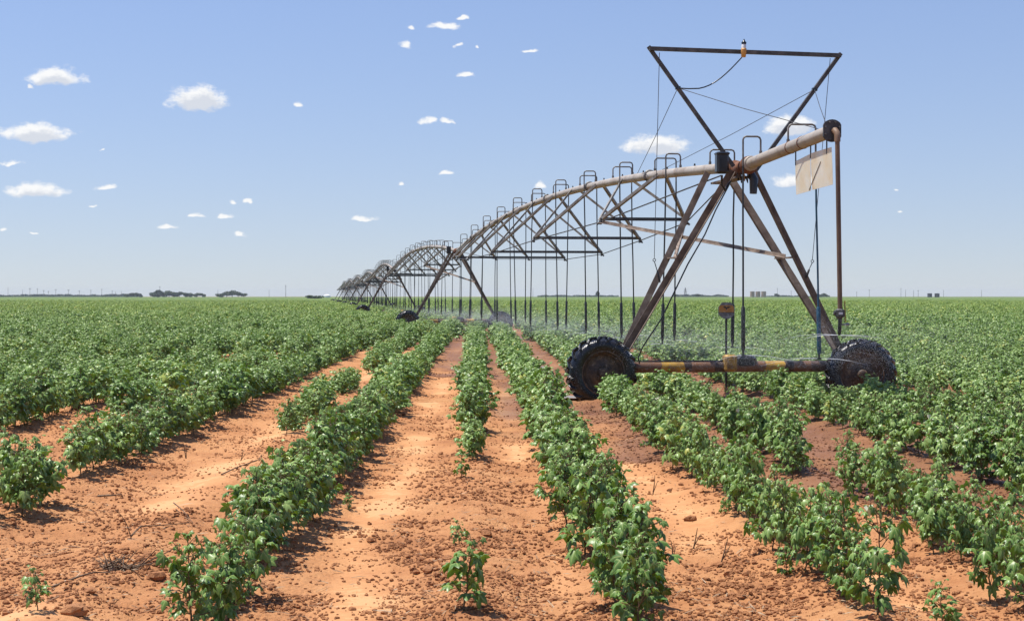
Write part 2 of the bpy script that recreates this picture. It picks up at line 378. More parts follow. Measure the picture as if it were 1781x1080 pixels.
def soil_mat(name, clod=False):
    m, nt, b = new_mat(name)
    tc = node(nt, 'ShaderNodeTexCoord'); geo = node(nt, 'ShaderNodeNewGeometry')
    pos = geo.outputs['Position']
    n1 = node(nt, 'ShaderNodeTexNoise', Scale=1.1, Detail=6, Roughness=.6); nt.links.new(pos, n1.inputs['Vector'])
    n2 = node(nt, 'ShaderNodeTexNoise', Scale=14, Detail=6, Roughness=.7); nt.links.new(pos, n2.inputs['Vector'])
    ad = node(nt, 'ShaderNodeMath', operation='MULTIPLY_ADD'); nt.links.new(n2.outputs['Fac'], ad.inputs[0]); ad.inputs[1].default_value = .55
    nt.links.new(n1.outputs['Fac'], ad.inputs[2])
    sm = node(nt, 'ShaderNodeAttribute', attribute_name='smooth_sand')
    a3 = node(nt, 'ShaderNodeMath', operation='MULTIPLY_ADD'); nt.links.new(sm.outputs['Fac'], a3.inputs[0]); a3.inputs[1].default_value = .22
    nt.links.new(ad.outputs[0], a3.inputs[2])
    if clod: c = ramp(nt, ad.outputs[0], [(.5, (.19, .074, .030)), (.75, (.34, .150, .064)), (1.0, (.47, .23, .105))])
    else: c = ramp(nt, a3.outputs[0], [(.50, (.28, .112, .042)), (.74, (.425, .192, .078)), (.98, (.50, .250, .106)), (1.25, (.54, .294, .134))])
    wt = node(nt, 'ShaderNodeAttribute', attribute_name='wet')
    if clod: wt.attribute_type = 'INSTANCER'
    mx = node(nt, 'ShaderNodeMixRGB', blend_type='MULTIPLY'); nt.links.new(wt.outputs['Fac'], mx.inputs[0]); nt.links.new(c, mx.inputs[1])
    mx.inputs[2].default_value = (.50, .47, .49, 1)
    nt.links.new(mx.outputs[0], b.inputs['Base Color'])
    mr = node(nt, 'ShaderNodeMapRange'); mr.inputs['To Min'].default_value = .95; mr.inputs['To Max'].default_value = .5
    nt.links.new(wt.outputs['Fac'], mr.inputs['Value']); nt.links.new(mr.outputs[0], b.inputs['Roughness'])
    b.inputs['Specular IOR Level'].default_value = .25
    n3 = node(nt, 'ShaderNodeTexNoise', Scale=55, Detail=5, Roughness=.7); nt.links.new(pos, n3.inputs['Vector'])
    n4 = node(nt, 'ShaderNodeTexVoronoi', Scale=38); nt.links.new(pos, n4.inputs['Vector'])
    hs = node(nt, 'ShaderNodeMath', operation='MULTIPLY_ADD'); nt.links.new(n4.outputs['Distance'], hs.inputs[0]); hs.inputs[1].default_value = -.6
    nt.links.new(n3.outputs['Fac'], hs.inputs[2])
    st = node(nt, 'ShaderNodeMapRange'); st.inputs['To Min'].default_value = .9; st.inputs['To Max'].default_value = .2; nt.links.new(sm.outputs['Fac'], st.inputs['Value'])
    bp = node(nt, 'ShaderNodeBump', Distance=.016); nt.links.new(st.outputs[0], bp.inputs['Strength']); nt.links.new(hs.outputs[0], bp.inputs['Height'])
    nt.links.new(bp.outputs[0], b.inputs['Normal'])
    return m
M['soil'] = soil_mat('red_sandy_soil'); M['clod'] = soil_mat('soil_clod', True)

def water_mat():
    m, nt, b = new_mat('puddle_water'); b.inputs['Base Color'].default_value = (.34, .26, .21, 1); b.inputs['Roughness'].default_value = .16  # muddy water, its base colour paled to stand in for reflected sky
    b.inputs['IOR'].default_value = 1.33
    n = node(nt, 'ShaderNodeTexNoise', Scale=25, Detail=2); bp = node(nt, 'ShaderNodeBump', Strength=.06, Distance=.01)
    nt.links.new(n.outputs['Fac'], bp.inputs['Height']); nt.links.new(bp.outputs[0], b.inputs['Normal']); return m
M['puddle'] = water_mat()
def drop_mat():
    m, nt, b = new_mat('water_droplets'); b.inputs['Base Color'].default_value = (.78, .82, .86, 1); b.inputs['Roughness'].default_value = .3
    t = node(nt, 'ShaderNodeBsdfTransparent'); tl = node(nt, 'ShaderNodeBsdfTranslucent'); tl.inputs[0].default_value = (.78, .82, .86, 1)
    m1 = node(nt, 'ShaderNodeMixShader'); m1.inputs[0].default_value = .5; nt.links.new(b.outputs[0], m1.inputs[1]); nt.links.new(tl.outputs[0], m1.inputs[2])
    m2 = node(nt, 'ShaderNodeMixShader'); m2.inputs[0].default_value = .28; nt.links.new(m1.outputs[0], m2.inputs[1]); nt.links.new(t.outputs[0], m2.inputs[2])
    nt.links.new(m2.outputs[0], nt.nodes['Material Output'].inputs['Surface']); return m
M['drops'] = drop_mat()
def far_mat():
    m, nt, b = new_mat('far_cotton_canopy'); geo = node(nt, 'ShaderNodeNewGeometry')
    n = node(nt, 'ShaderNodeTexNoise', Scale=1.6, Detail=8, Roughness=.75); nt.links.new(geo.outputs['Position'], n.inputs['Vector'])
    nt.links.new(ramp(nt, n.outputs['Fac'], [(.36, (.045, .07, .014)), (.5, (.105, .155, .030)), (.64, (.19, .26, .055))]), b.inputs['Base Color'])
    b.inputs['Roughness'].default_value = .8; b.inputs['Specular IOR Level'].default_value = .2; return m
M['far'] = far_mat()

# ------------------------------------------------------------------ layout of rows and of the irrigation line
SLOPE = -.015
ROWS = {  # x at 15 m, stretches of depth with plants
    'L5': (-5.90, [(17.0, 900)]), 'L4': (-4.80, [(20.6, 900)]),
    'L3': (-3.70, [(11.0, 12.35), (13.8, 900)]),
    'L2': (-2.46, [(18.6, 23.4), (25.6, 28.2), (31.5, 900)]),
    'L1': (-1.56, [(7.55, 8.75), (9.25, 900)]),
    'C': (-.35, [(15.2, 15.8), (18.2, 19.6), (21.2, 23.9), (24.9, 900)]),
    'R1': (.46, [(7.55, 9.2), (9.75, 900)]),
    'R2': (1.62, [(7.65, 900)]),
    'R3': (2.58, [(8.0, 9.7), (9.9, 13.3), (14.1, 900)]),
    'R4': (4.06, [(11.3, 900)]), 'R5': (5.12, [(12.0, 900)])}
for k in range(1, 90): ROWS['L%d' % (5 + k)] = (-5.90 - 1.016 * k, [(8, 900)])
for k in range(1, 90): ROWS['R%d' % (5 + k)] = (5.12 + 1.016 * k, [(8, 900)])
def row_x(name, y):
    x = ROWS[name][0] + SLOPE * (min(y, 400) - 15)
    if y > 15: x += {'L1': -.006, 'C': -.008, 'R1': -.005}.get(name, -.010 if name[0] == 'L' else 0) * (min(y, 60) - 15)
    if name == 'R3':
        x += np.interp(y, [8, 9.4, 11, 13.3, 14.0, 16], [-.08, -.01, .16, .30, -.10, .0])
    return x
BED_X = np.array(sorted(v[0] for v in ROWS.values()))

VPX = -.12875
PD = Vector((VPX, 1, 0)).normalized(); PR = Vector((PD.y, -PD.x, 0))
T0 = Vector((3.567, 25.0, 0)); SPAN = 47.1
LAT = [0, 0, -.3, .35, .75, .95, 1.2, 1.5]
TOW = [T0 + PD * (SPAN * k) + PR * LAT[k] for k in range(8)]
PIPE_Z = 3.60
def wet_at(x, y):
    edge = np.interp(y, [11.0, 11.7, 12.2, 12.8, 17.6, 35.8, 71.7, 400], [9, 6, 3.6, 2.45, 1.0, -1.25, -5.9, -48])
    n = vnoise(x * 1.1, y * .55, 3) * 1.3 + vnoise(x * 3.1, y * 1.6, 4) * .5 - .55
    w = sstep(-.35, .55, x - edge + n)
    patch = .7 + .5 * vnoise(x * 1.7, y * .9, 9)
    return np.clip(w * patch, 0, 1)
WHEEL_Z, TYRE_R = .43, .54
WL = T0 + PD * .12                   # line through the two wheel centres
def rut_d(x, y): return np.abs((x - WL.x) * PD.x + (y - WL.y) * PD.y)
def ground_z(x, y):
    x, y = np.asarray(x, float), np.asarray(y, float)
    xr = x - SLOPE * (np.minimum(y, 400) - 15)
    i = np.clip(np.searchsorted(BED_X, xr), 1, len(BED_X) - 1)
    d = np.minimum(np.abs(xr - BED_X[i]), np.abs(xr - BED_X[i - 1]))
    near = 1 - sstep(40, 80, y)
    z = .055 * np.exp(-(d / .22) ** 2) * near - .02 * near
    z += (vnoise(x * 1.3, y * 1.3, 1) - .5) * .05 * near
    sm = smooth_at(x, y)
    z += (vnoise(x * 7, y * 7, 2) - .5) * .030 * near * (1 - .8 * sm) + (vnoise(x * 17, y * 17, 5) - .5) * .030 * near * (1 - .85 * sm)
    rd = rut_d(x, y)
    lat = (x - T0.x) * PR.x + (y - T0.y) * PR.y
    rk = (1 - sstep(.16, .30, rd)) * sstep(-9, -7.5, lat) * (1 - sstep(7, 9, lat))
    z -= rk * np.where(lat < -2.6, .085, .11)
    z += .03 * np.exp(-((rd - .36) / .09) ** 2) * sstep(-9, -7.5, lat) * (1 - sstep(7, 9, lat))
    return z
def smooth_at(x, y):
    xr = x - SLOPE * (np.minimum(y, 400) - 15)
    s = np.zeros_like(x)
    for c, w in ((-2.62, .33), (.07, .17), (-1.02, .20), (1.10, .22), (2.02, .17), (-4.2, .3)):
        cc = c + (vnoise(y * .45, y * 0 + c, 21) - .5) * .25
        s = np.maximum(s, np.exp(-((xr - cc) / w) ** 2))
    s = .95 * s * sstep(.34, .64, vnoise(x * 1.6 + 9, y * .55, 22))
    return np.clip(s, 0, 1)

# ------------------------------------------------------------------ ground
def make_ground():
    xs = list(np.arange(-6.6, 6.6001, .036)); st = .036
    while xs[-1] < 3800:
        st *= 1.16; xs.append(xs[-1] + st)
    st = .036; left = []; x = -6.6
    while x > -3800:
        st *= 1.16; x -= st; left.append(x)
    xs = np.array(left[::-1] + xs)
    ys = [-60, -20, -5, 0, 3, 5, 6.2]; y = 6.8
    while y < 5500:
        ys.append(y); y += max(.034, .0030 * y if y < 40 else .09 * y)
    ys = np.array(ys)
    Xg, Yg = np.meshgrid(xs, ys); x, y = Xg.ravel(), Yg.ravel()
    z = ground_z(x, y)
    nx, ny = len(xs), len(ys)
    i = np.arange(nx * ny).reshape(ny, nx)
    F = np.stack([i[:-1, :-1], i[:-1, 1:], i[1:, 1:], i[1:, :-1]], -1).reshape(-1, 4)
    me = mesh_np('ground', np.stack([x, y, z], 1), F, M['soil'], smooth=True)
    a = me.attributes.new('wet', 'FLOAT', 'POINT'); a.data.foreach_set('value', wet_at(x, y).astype(np.float32))
    a = me.attributes.new('smooth_sand', 'FLOAT', 'POINT'); a.data.foreach_set('value', smooth_at(x, y).astype(np.float32))
    tag(link_mesh('ground', me), 'red sandy field soil between the cotton rows', 'ground', kind='structure')
make_ground()

def make_far_canopy():
    ys = []; y = 300.0
    while y < 2600: ys.append(y); y *= 1.006
    ys = np.array(ys); us = np.linspace(-.42, .42, 420)
    U, Y = np.meshgrid(us, ys); x, y = (U * Y).ravel(), Y.ravel()
    z = .36 + RNG.random(len(x)) * .26
    ny, nx = U.shape; i = np.arange(nx * ny).reshape(ny, nx)
    z[i[0]] = .0
    F = np.stack([i[:-1, :-1], i[:-1, 1:], i[1:, 1:], i[1:, :-1]], -1).reshape(-1, 4)
    o = link_mesh('distant_cotton_field', mesh_np('distant_cotton_field', np.stack([x, y, z], 1), F, M['far']))
    tag(o, 'far green cotton canopy merging into the horizon', 'cotton field', kind='stuff')
make_far_canopy()

# ------------------------------------------------------------------ irrigation machine: spans
NB = 6
BAR_W = [1.75, 2.58, 3.12, 3.12, 2.58, 1.75]
BAR_D = [.88, 1.25, 1.52, 1.52, 1.25, .88]
BAR_S = [SPAN * (.155 + .138 * i) for i in range(NB)]
CAMB = .74
def pz(s): return PIPE_Z + 4 * CAMB * (s / SPAN) * (1 - s / SPAN)
def gooseneck(mb, s, z, side, reach, rise=.33):
    y1 = reach * side; c = .05
    pts = [(s, 0, z + .06), (s, 0, z + rise - c), (s, y1 * .06, z + rise - .015), (s, c * side, z + rise), (s, y1 - c * side, z + rise),
           (s, y1 - .015 * side, z + rise - .015), (s, y1, z + rise - c), (s, y1, z - .12)]
    mb.tube(pts, .0145, 6)
    mb.tube([(s, 0, z + .06), (s, 0, z + .13)], .024, 6)
def drop(parent, s, z, side, reach, rnd, fine=True, mat='hose', zend=.74):
    y1 = reach * side; dx, dy = rnd.uniform(-.06, .06), rnd.uniform(-.07, .07)
    zt, zw = z - .10, zend + .70
    f = lambda zz: Vector((s + dx * (zt - zz) / 3, y1 + dy * (zt - zz) / 3, zz))
    h = MB().tube([f(zt), f(zt - (zt - zw) * .33) + Vector((rnd.uniform(-.01, .01), rnd.uniform(-.012, .012), 0)), f(zt - (zt - zw) * .66), f(zw)], .0145, 6)
    w = MB().tube([f(zw + .03), f(zw), f(zend + .1), f(zend + .06)], [.02, .031, .031, .018], 8)
    nz = MB().tube([f(zend + .07), f(zend)], .017, 6).tube([f(zend + .012), f(zend - .006)], .035, 8)
    if fine:
        d = h.build('drop_hose', M[mat], parent); w.build('hose_weight', M['hose'], d); nz.build('nozzle', M['black'], d)
    else:
        h.add(w.v, w.f, True); h.add(nz.v, nz.f, True); h.build('drop_hose', M[mat], parent)
    return f(zend)
NOZZ = []    # nozzle positions in world space
def make_span(fine):
    root = empty('irrigation_span'); rnd = random.Random(5 if fine else 6)
    ss = [.42 + (SPAN - .84) * i / 40 for i in range(41)]
    pipe = MB().tube([(s, 0, pz(s)) for s in ss], .084, 14)
    po = pipe.build('pipe', M['pipe'], root)
    fl = MB()
    for i in range(1, 7): 
        s = SPAN * i / 7; fl.lathe([(-.02, .084), (-.02, .125), (.02, .125), (.02, .084)], (s, 0, pz(s)), (1, 0, (pz(s + .1) - pz(s - .1)) / .2), 12)
        fl.build('pipe_flange', M['galv'], po) if fine else None
        if fine: fl = MB()
    for i in range(NB):
        s = BAR_S[i]; zb = pz(s) - BAR_D[i]; hw = BAR_W[i] / 2
        MB().angle((s, hw, zb), (s, -hw, zb), .065, .008).build('spreader_bar', M['dark'], root)
        for sd_ in (1, -1):
            jn = Vector((s, hw * sd_, zb))
            for ds in (-1.7, 1.7):
                top = Vector((s + ds, .085 * sd_, pz(s + ds) - .03))
                MB().angle(jn, top, .058, .008, fx=sd_).build('truss_strut', M['strut'], root)
            if fine: MB().box(jn + Vector((0, 0, -.02)), (.16, .03, .12)).tube([jn + Vector((0, .02 * sd_, -.03)), jn + Vector((0, .07 * sd_, -.08))], .022, 6).build('truss_joint', M['dark'], root)
    for sd_ in (1, -1):
        pts = [(.9, .09 * sd_, pz(.9) - .12)] + [(BAR_S[i], BAR_W[i] / 2 * sd_, pz(BAR_S[i]) - BAR_D[i] - .03) for i in range(NB)] + [(SPAN - .9, .09 * sd_, pz(SPAN - .9) - .12)]
        MB().tube(pts, .0125, 6).build('tension_rod', M['dark'], root)
    k = 0; pts = []
    while 1.97 + 2.14 * k < SPAN - .5:
        s = 1.97 + 2.14 * k; side = -1 if k % 2 == 0 else 1; reach = .42 if side < 0 else .27
        mb = MB(); gooseneck(mb, s, pz(s), side, reach); mb.build('gooseneck', M['galv'], root)
        pts.append(drop(root, s, pz(s), side, reach, rnd, fine)); k += 1
    if fine:
        for k in range(20):
            s = 3.04 + 2.14 * k; MB().tube([(s, 0, pz(s) + .08), (s, 0, pz(s) + .125)], [.02, .012], 6).build('pipe_plug', M['dark'], po)
    return root, pts
def place_between(root, a, b):
    d = b - a; root.location = a; root.rotation_euler = (0, 0, math.atan2(d.y, d.x))
ORD = ['nearest', 'second', 'third', 'fourth', 'fifth', 'sixth', 'farthest', 'last']
spA, ptsA = make_span(True); spB, ptsB = make_span(False)
for k in range(7):
    if k == 0: o = spA
    elif k == 1: o = copy_tree(spA)
    elif k == 2: o = spB
    else: o = copy_tree(spB)
    place_between(o, TOW[k], TOW[k + 1])
    ex = {0: 'nearest arched truss span of steel pipe, with long hanging drop hoses',
          6: 'last small arched pipe span at the far end of the irrigation line'}.get(k, '%s arched pipe truss span counted from the front of the irrigation line' % ORD[k])
    tag(o, ex, 'pipe span', 'arched spans of the irrigation machine')
    mw = Matrix.Translation(o.location) @ Euler(o.rotation_euler).to_matrix().to_4x4()
    for p in (ptsA if k < 2 else ptsB): NOZZ.append(mw @ p)

# ------------------------------------------------------------------ irrigation machine: drive towers
HEAD = math.atan2(PD.y, PD.x)
BX = .40                                    # base beam, along the pipe from the tower point
def tyre_mesh():
    mb = MB(); w, r = .15, TYRE_R - .035
    prof = [(-.10, .30), (-w * .95, .34), (-w, .42), (-w * .9, r - .035), (-w * .6, r - .008), (0, r), (w * .6, r - .008), (w * .9, r - .035), (w, .42), (w * .95, .34), (.10, .30)]
    mb.lathe(prof, (0, 0, 0), (1, 0, 0), 44)
    n = 20
    for sd_ in (1, -1):
        for k in range(n):
            q0 = 2 * math.pi * (k + (.5 if sd_ > 0 else 0)) / n
            rows = []
            for (xx, dq, rr0, rr1) in ((.0, .0, r - .02, TYRE_R), (.085, .085, r - .03, TYRE_R), (w * 1.02, .17, r - .10, TYRE_R - .035), (w * 1.03, .20, r - .14, r - .10)):
                x = (xx - .012) * sd_; q = q0 + dq; hw = .030
                rows.append([(x, rr * math.sin(q + s_ * hw), rr * math.cos(q + s_ * hw)) for (rr, s_) in ((rr0, -1.5), (rr1, -1), (rr1, 1), (rr0, 1.5))])
            vs = [p for r_ in rows for p in r_]
            fs = [(4 * a + b, 4 * a + b + 1, 4 * a + b + 5, 4 * a + b + 4) for a in range(3) for b in range(3)] + [(0, 1, 2, 3), (15, 14, 13, 12)]
            mb.add(vs, fs)
    return mb.mesh('tyre', M['rubber'])
def rim_mesh():
    mb = MB()
    prof = [(-.125, .31), (-.135, .335), (-.115, .34), (-.10, .30), (-.06, .275), (-.03, .26), (-.045, .19), (-.09, .13), (-.10, .10), (-.10, .0)]
    mb.lathe(prof, (0, 0, 0), (1, 0, 0), 32)
    mb.lathe([(-.10, .085), (-.17, .08), (-.18, .05), (-.18, 0)], (0, 0, 0), (1, 0, 0), 16)
    for k in range(8):
        q = math.pi * k / 4; c = Vector((-.10, .105 * math.cos(q), .105 * math.sin(q)))
        mb.tube([c, c + Vector((-.03, 0, 0))], .014, 6)
    prof2 = [(.125, .31), (.135, .335), (.10, .30), (.05, .27), (.03, .1), (.03, 0)]
    mb.lathe(prof2, (0, 0, 0), (1, 0, 0), 24)
    return mb.mesh('rim', M['rim'])
TYRE, RIM = tyre_mesh(), rim_mesh()
def make_tower():
    root = empty('drive_tower')
    for (sd_, far) in ((1, 1), (1, 0), (-1, 1), (-1, 0)):
        top = Vector((1.45 if far else -.05, .125 * sd_, PIPE_Z - (.0 if far else .08)))
        bot = Vector((BX + (.10 if far else -.02), 1.74 * sd_ if sd_ > 0 else -1.68, .70))
        MB().angle(bot, top, .105, .012, up=(1, 0, 0), fx=-sd_, fy=1 if far else -1).build('leg', M['leg'], root)
    for sd_ in (1, -1):
        MB().bar((BX + .03, 1.70 * sd_, .74), (BX, 1.86 * sd_, .50), .10, .05).build('leg_foot', M['brace'], root)
        mid = lambda t, x: Vector((x, (1.74 if sd_ > 0 else -1.68) * (1 - t) + .125 * sd_ * t, .70 + (PIPE_Z - .70) * t))
        MB().bar(mid(.52, .16), mid(.52, 1.0), .11, .02).build('leg_plate', M['brace'], root)
        mb = MB(); t = mid(.52, .55); jn = Vector((BAR_S[0], -sd_ * BAR_W[0] / 2, pz(BAR_S[0]) - BAR_D[0] - .05))
        mb.angle(t, jn, .058, .01).build('diagonal_brace', M['brace'], root)
    bm = MB(); bm.tube([(BX, 2.16, .49), (BX, -2.04, .49)], .088, 14).build('base_beam', M['beam'], root)
    MB().tube([(BX - .02, 1.85, .60), (BX - .03, 1.2, .585), (BX - .03, .2, .585)], .011, 6).build('cable_conduit', M['black'], root)
    g = MB().bevel_box((BX - .06, .10, .55), (.22, .20, .26), .03).tube([(BX - .19, .10, .55), (BX - .12, .10, .55)], .07, 12).build('centre_drive_gearbox', M['yellow'], root)
    MB().bevel_box((BX - .02, -.17, .57), (.17, .34, .2), .05).build('drive_motor', M['black'], root)
    for sd_ in (1, -1):
        wh = empty('wheel'); wh.parent = root; wh.location = (BX - .28, 2.19 if sd_ > 0 else -1.96, WHEEL_Z - (.01 if sd_ > 0 else .06)); wh.scale = (1.04,) * 3; wh.rotation_euler = (.3 * sd_, 0, R(4) * (1 if sd_ > 0 else -2.2))
        link_mesh('tyre', TYRE, wh); link_mesh('rim', RIM, wh)
        MB().bevel_box((BX - .03, 2.18 if sd_ > 0 else -2.06, .46), (.24, .22, .24), .04).build('wheel_gearbox', M['dark'], root)
    # joint at the tower head
    MB().lathe([(-.42, .08), (-.42, .14), (-.37, .14), (-.37, .085), (-.16, .085), (-.16, .10), (.18, .10), (.18, .085), (.37, .085), (.37, .14), (.42, .14), (.42, .08)], (0, 0, PIPE_Z), (1, 0, 0), 16).build('pipe_coupler', M['rust'], root)
    MB().bar((-.12, 0, PIPE_Z - .16), (1.5, 0, PIPE_Z - .15), .22, .03).build('head_plate', M['leg'], root)
    bx = MB().bevel_box((-.32, .40, PIPE_Z + .03), (.18, .19, .32), .03).bevel_box((-.33, .40, PIPE_Z + .175), (.2, .21, .05), .02).build('control_box', M['black'], root)
    MB().tube([(-.32, .40, PIPE_Z - .15), (-.31, .40, PIPE_Z - .30), (-.25, .33, PIPE_Z - .38), (-.1, .2, PIPE_Z - .22)], .018, 6).build('cable', M['black'], bx)
    MB().tube([(-.1, -.10, PIPE_Z - .05), (-.12, -.16, PIPE_Z - .2), (-.12, -.15, PIPE_Z - .42)], [.05, .07, .055], 8).build('rubber_boot', M['black'], root)
    for k in range(5):
        MB().tube([(-.1 - .02 * k, .10 - .05 * k, PIPE_Z - .1), (-.13, .09 - .05 * k, PIPE_Z - .22 - .03 * (k % 2)), (-.05, .05 - .03 * k, PIPE_Z - .14)], .010, 5).build('wire', M['yellow' if k == 2 else 'black'], root)
    return root
tw = make_tower()
towers = [tw] + [copy_tree(tw) for _ in range(7)]
for k, o in enumerate(towers):
    o.location = TOW[k]; o.rotation_euler = (0, 0, HEAD)
    lb = {0: 'nearest drive tower with rusty legs, black lugged tyres and yellow striped beam', 1: 'second drive tower from the front, its tyres sunk among cotton plants',
          7: 'last tiny drive tower at the far end of the irrigation line'}.get(k, '%s drive tower counted from the front of the irrigation line' % ORD[k])
    tag(o, lb, 'drive tower', 'drive towers of the irrigation machine')

# extra parts of the nearest tower: the mast on top, its stays and the beacon
INV = (Matrix.Translation(T0) @ Matrix.Rotation(HEAD, 4, 'Z')).inverted()
def wpart(name, mb, mat, parent=tw): return mb.build(name, M[mat], parent, INV)
TLm, TRm = W(1131, 86, 24.9), W(1459, 98, 25.3)
BLm, BRm = W(1276, 290, 24.95), W(1312, 300, 25.05)
a_, b_ = TLm - BLm, TRm - BRm
mt_l = wpart('mast_tube', MB().bar(BLm, TLm + a_.normalized() * .05, .058), 'mast')
mt_r = wpart('mast_tube', MB().bar(BRm, TRm + b_.normalized() * .05, .058), 'mast')
off = Vector((0, -.06, 0))
wpart('mast_top_bar', MB().bar(TLm + off - PR * .02, TRm + off + PR * .02, .05, .062), 'mast')
def at_t(p, q, t): return p + (q - p) * t
cl, cr = at_t(BLm, TLm, .67), at_t(BRm, TRm, .71)
wpart('stay_clamp', MB().box(cl, (.09, .09, .05)), 'black', mt_l) if False else wpart('stay_clamp', MB().box(cl, (.08, .08, .045)), 'black')
wpart('stay_clamp', MB().box(cr, (.08, .08, .045)), 'black')
END = T0 - PD * 4.32 + Vector((0, 0, PIPE_Z + .125))
def pp(d, dz=.084): return T0 + PD * d + Vector((0, 0, (pz(d) if d > 0 else PIPE_Z + .125 * (-d) / 4.32) + dz))
for a, b in ((cl, pp(7.9)), (cr, pp(5.6)), (cl, pp(-3.75, .10)), (cr, pp(-4.1, .10))):
    wpart('stay_cable', MB().tube([a, (a + b) / 2 - Vector((0, 0, .02)), b], .0055, 5), 'dark')
wl_a, wl_b = W(1147, 92, 24.85), W(1138, 450, 25.2)
wr_a, wr_b = W(1444, 102, 25.2), W(1413, 452, 25.3)
for a, b, c in ((wl_a, wl_b, W(1148, 492, 25.25)), (wr_a, wr_b, W(1402, 484, 25.3))):
    wpart('guy_wire', MB().tube([a, b], .0052, 5), 'dark')
    ring = [b + Vector((.022 * math.cos(q), 0, .022 * math.sin(q) - .022)) for q in np.linspace(0, 2 * math.pi, 11)]
    wpart('wire_ring', MB().tube(ring, .006, 5), 'dark')
    wpart('turnbuckle', MB().tube([b - Vector((0, 0, .04)), at_t(b, c, .5), at_t(b, c, .55), at_t(b, c, .9), c], [.007, .007, .018, .018, .007], 6), 'dark')
bc = W(1293, 92, 24.9)
be = wpart('beacon_body', MB().lathe([(-.09, 0), (-.085, .035), (.03, .044), (.05, .04), (.05, 0)], bc + Vector((0, -.03, .01)), (.04, 0, 1), 14), 'amber')
wpart('beacon_lens', MB().lathe([(0, .036), (.05, .036), (.07, .026), (.07, 0)], bc + Vector((0, -.03, .06)), (.04, 0, 1), 12), 'white')
wpart('beacon_cap', MB().lathe([(0, .036), (.03, .04), (.045, .02), (.08, .006), (.08, 0)], bc + Vector((.003, -.03, .125)), (.04, 0, 1), 12), 'black')
c0, c1 = bc + Vector((-.03, -.03, -.08)), cl
pts = [at_t(c0, c1, t) - Vector((0, 0, .19 * math.sin(math.pi * t) ** 1 * (1 if t < .7 else .95))) for t in np.linspace(0, 1, 13)]
wpart('beacon_cable', MB().tube(pts, .0105, 6), 'black')
p0 = W(1226, 408, 25.1)
wpart('power_cable', MB().tube([p0, W(1196, 460, 25.0), W(1150, 555, 24.95), W(1118, 603, 24.95), W(1110, 622, 25.0), W(1112, 632, 25.1)], .0115, 6), 'black')
wpart('control_cable', MB().tube([W(1268, 322, 25.0), W(1245, 365, 25.05), p0], .012, 6), 'black')

# ------------------------------------------------------------------ overhang at the end of the line
ov = empty('overhang_pipe'); rndo = random.Random(3)
INV_O = Matrix.Identity(4)
ovd = (END - (T0 + Vector((0, 0, PIPE_Z))))
pa = T0 + Vector((0, 0, PIPE_Z)) - PD * .40; pa.z = pp(-.40, 0).z
opipe = MB().tube([pa, at_t(pa, END, .5), END], .086, 16).build('pipe', M['pipe'], ov)
for d in (-2.55, -3.1):
    c = pp(d, 0); MB().lathe([(-.012, .086), (-.012, .092), (.012, .092), (.012, .086)], c, PD, 16).build('pipe_strap', M['rust'], ov)
c = pp(-.52, 0); MB().lathe([(-.03, .086), (-.03, .115), (.03, .115), (.03, .086)], c, PD, 16).build('pipe_collar', M['pipe'], ov)
def octo_plate(c, ax, w, h, th):
    a, b, d = frame_for(Vector(ax)); prof = []
    for k in range(24):
        q = 2 * math.pi * k / 24; prof.append((max(-w, min(w, h * math.cos(q))), h * math.sin(q)))
    mb = MB(); mb.prism(prof, c - d * th / 2, c + d * th / 2); return mb, a, b, d
fm, fa, fb, fd = octo_plate(END, PD, .118, .146, .03)
flange = fm.build('end_flange', M['dark'], ov)
for k in range(8):
    q = 2 * math.pi * (k + .5) / 8; c = END + fa * .10 * math.cos(q) + fb * .118 * math.sin(q)
    MB().tube([c - fd * .04, c + fd * .01], .012, 6).build('bolt', M['galv'], flange)
el0 = END - PD * .02 + Vector((.02, 0, .0))
ec = END - PD * .10 + Vector((.035, 0, -.03))
MB().tube([el0, el0 - PD * .03, ec + PD * .015 + Vector((0, 0, -.01)), ec - Vector((0, 0, .05)), ec - Vector((0, 0, .12))], [.04, .042, .042, .04, .04], 12).build('elbow', M['orangepole'], ov)
Zp = ec.y; pole_t = ec - Vector((0, 0, .1)); pole_b = W(1461, 537, Zp)
MB().tube([pole_t, pole_b], .031, 12).build('drop_pole', M['orangepole'], ov)
vb = W(1461, 545, Zp); valve = MB().bevel_box(vb, (.11, .10, .13), .025).tube([vb + Vector((-.08, 0, .01)), vb + Vector((-.03, 0, 0))], .03, 8).build('valve', M['dark'], ov)
MB().box(vb + Vector((0, -.055, .0)), (.05, .01, .03)).build('valve_plate', M['white'], valve)
MB().bar(vb + Vector((.068, 0, -.10)), vb + Vector((.058, -.01, .16)), .018, .012).build('valve_lever', M['yellow'], valve)
MB().tube([vb - Vector((0, 0, .05)), W(1461, 563, Zp), W(1460, 574, Zp), W(1460, 583, Zp)], [.028, .024, .026, .018], 10).build('sprinkler_tube', M['black'], ov)
MB().tube([W(1461, 565, Zp), W(1473, 564, Zp)], .012, 6).tube([W(1472, 564, Zp), W(1477, 564, Zp)], .02, 8).build('side_nozzle', M['grey'], ov)
for d, side, reach, mat in ((-1.05, 1, .27, 'hose'), (-2.42, -1, .40, 'blue')):
    g = empty('x'); bpy.data.objects.remove(g)
    xf = Matrix.Translation(T0 + PD * d) @ Matrix.Rotation(HEAD, 4, 'Z')
    z0 = pp(d, 0).z; mb = MB(); gooseneck(mb, 0, z0, side, reach, .34); mb.build('gooseneck', M['galv'], ov, xf)
    before = set(bpy.data.objects)
    p = drop(ov, 0, z0, side, reach, rndo, True, mat, .72)
    for o in list(bpy.data.objects):
        if o not in before: o.data.transform(xf)
    if mat == 'blue':
        for o in list(bpy.data.objects):
            if o not in before and o.name.startswith('hose_weight'): o.data.materials[0] = M['blue']
    NOZZ.append(xf @ p)
NOZZ.append(W(1460, 583, Zp))
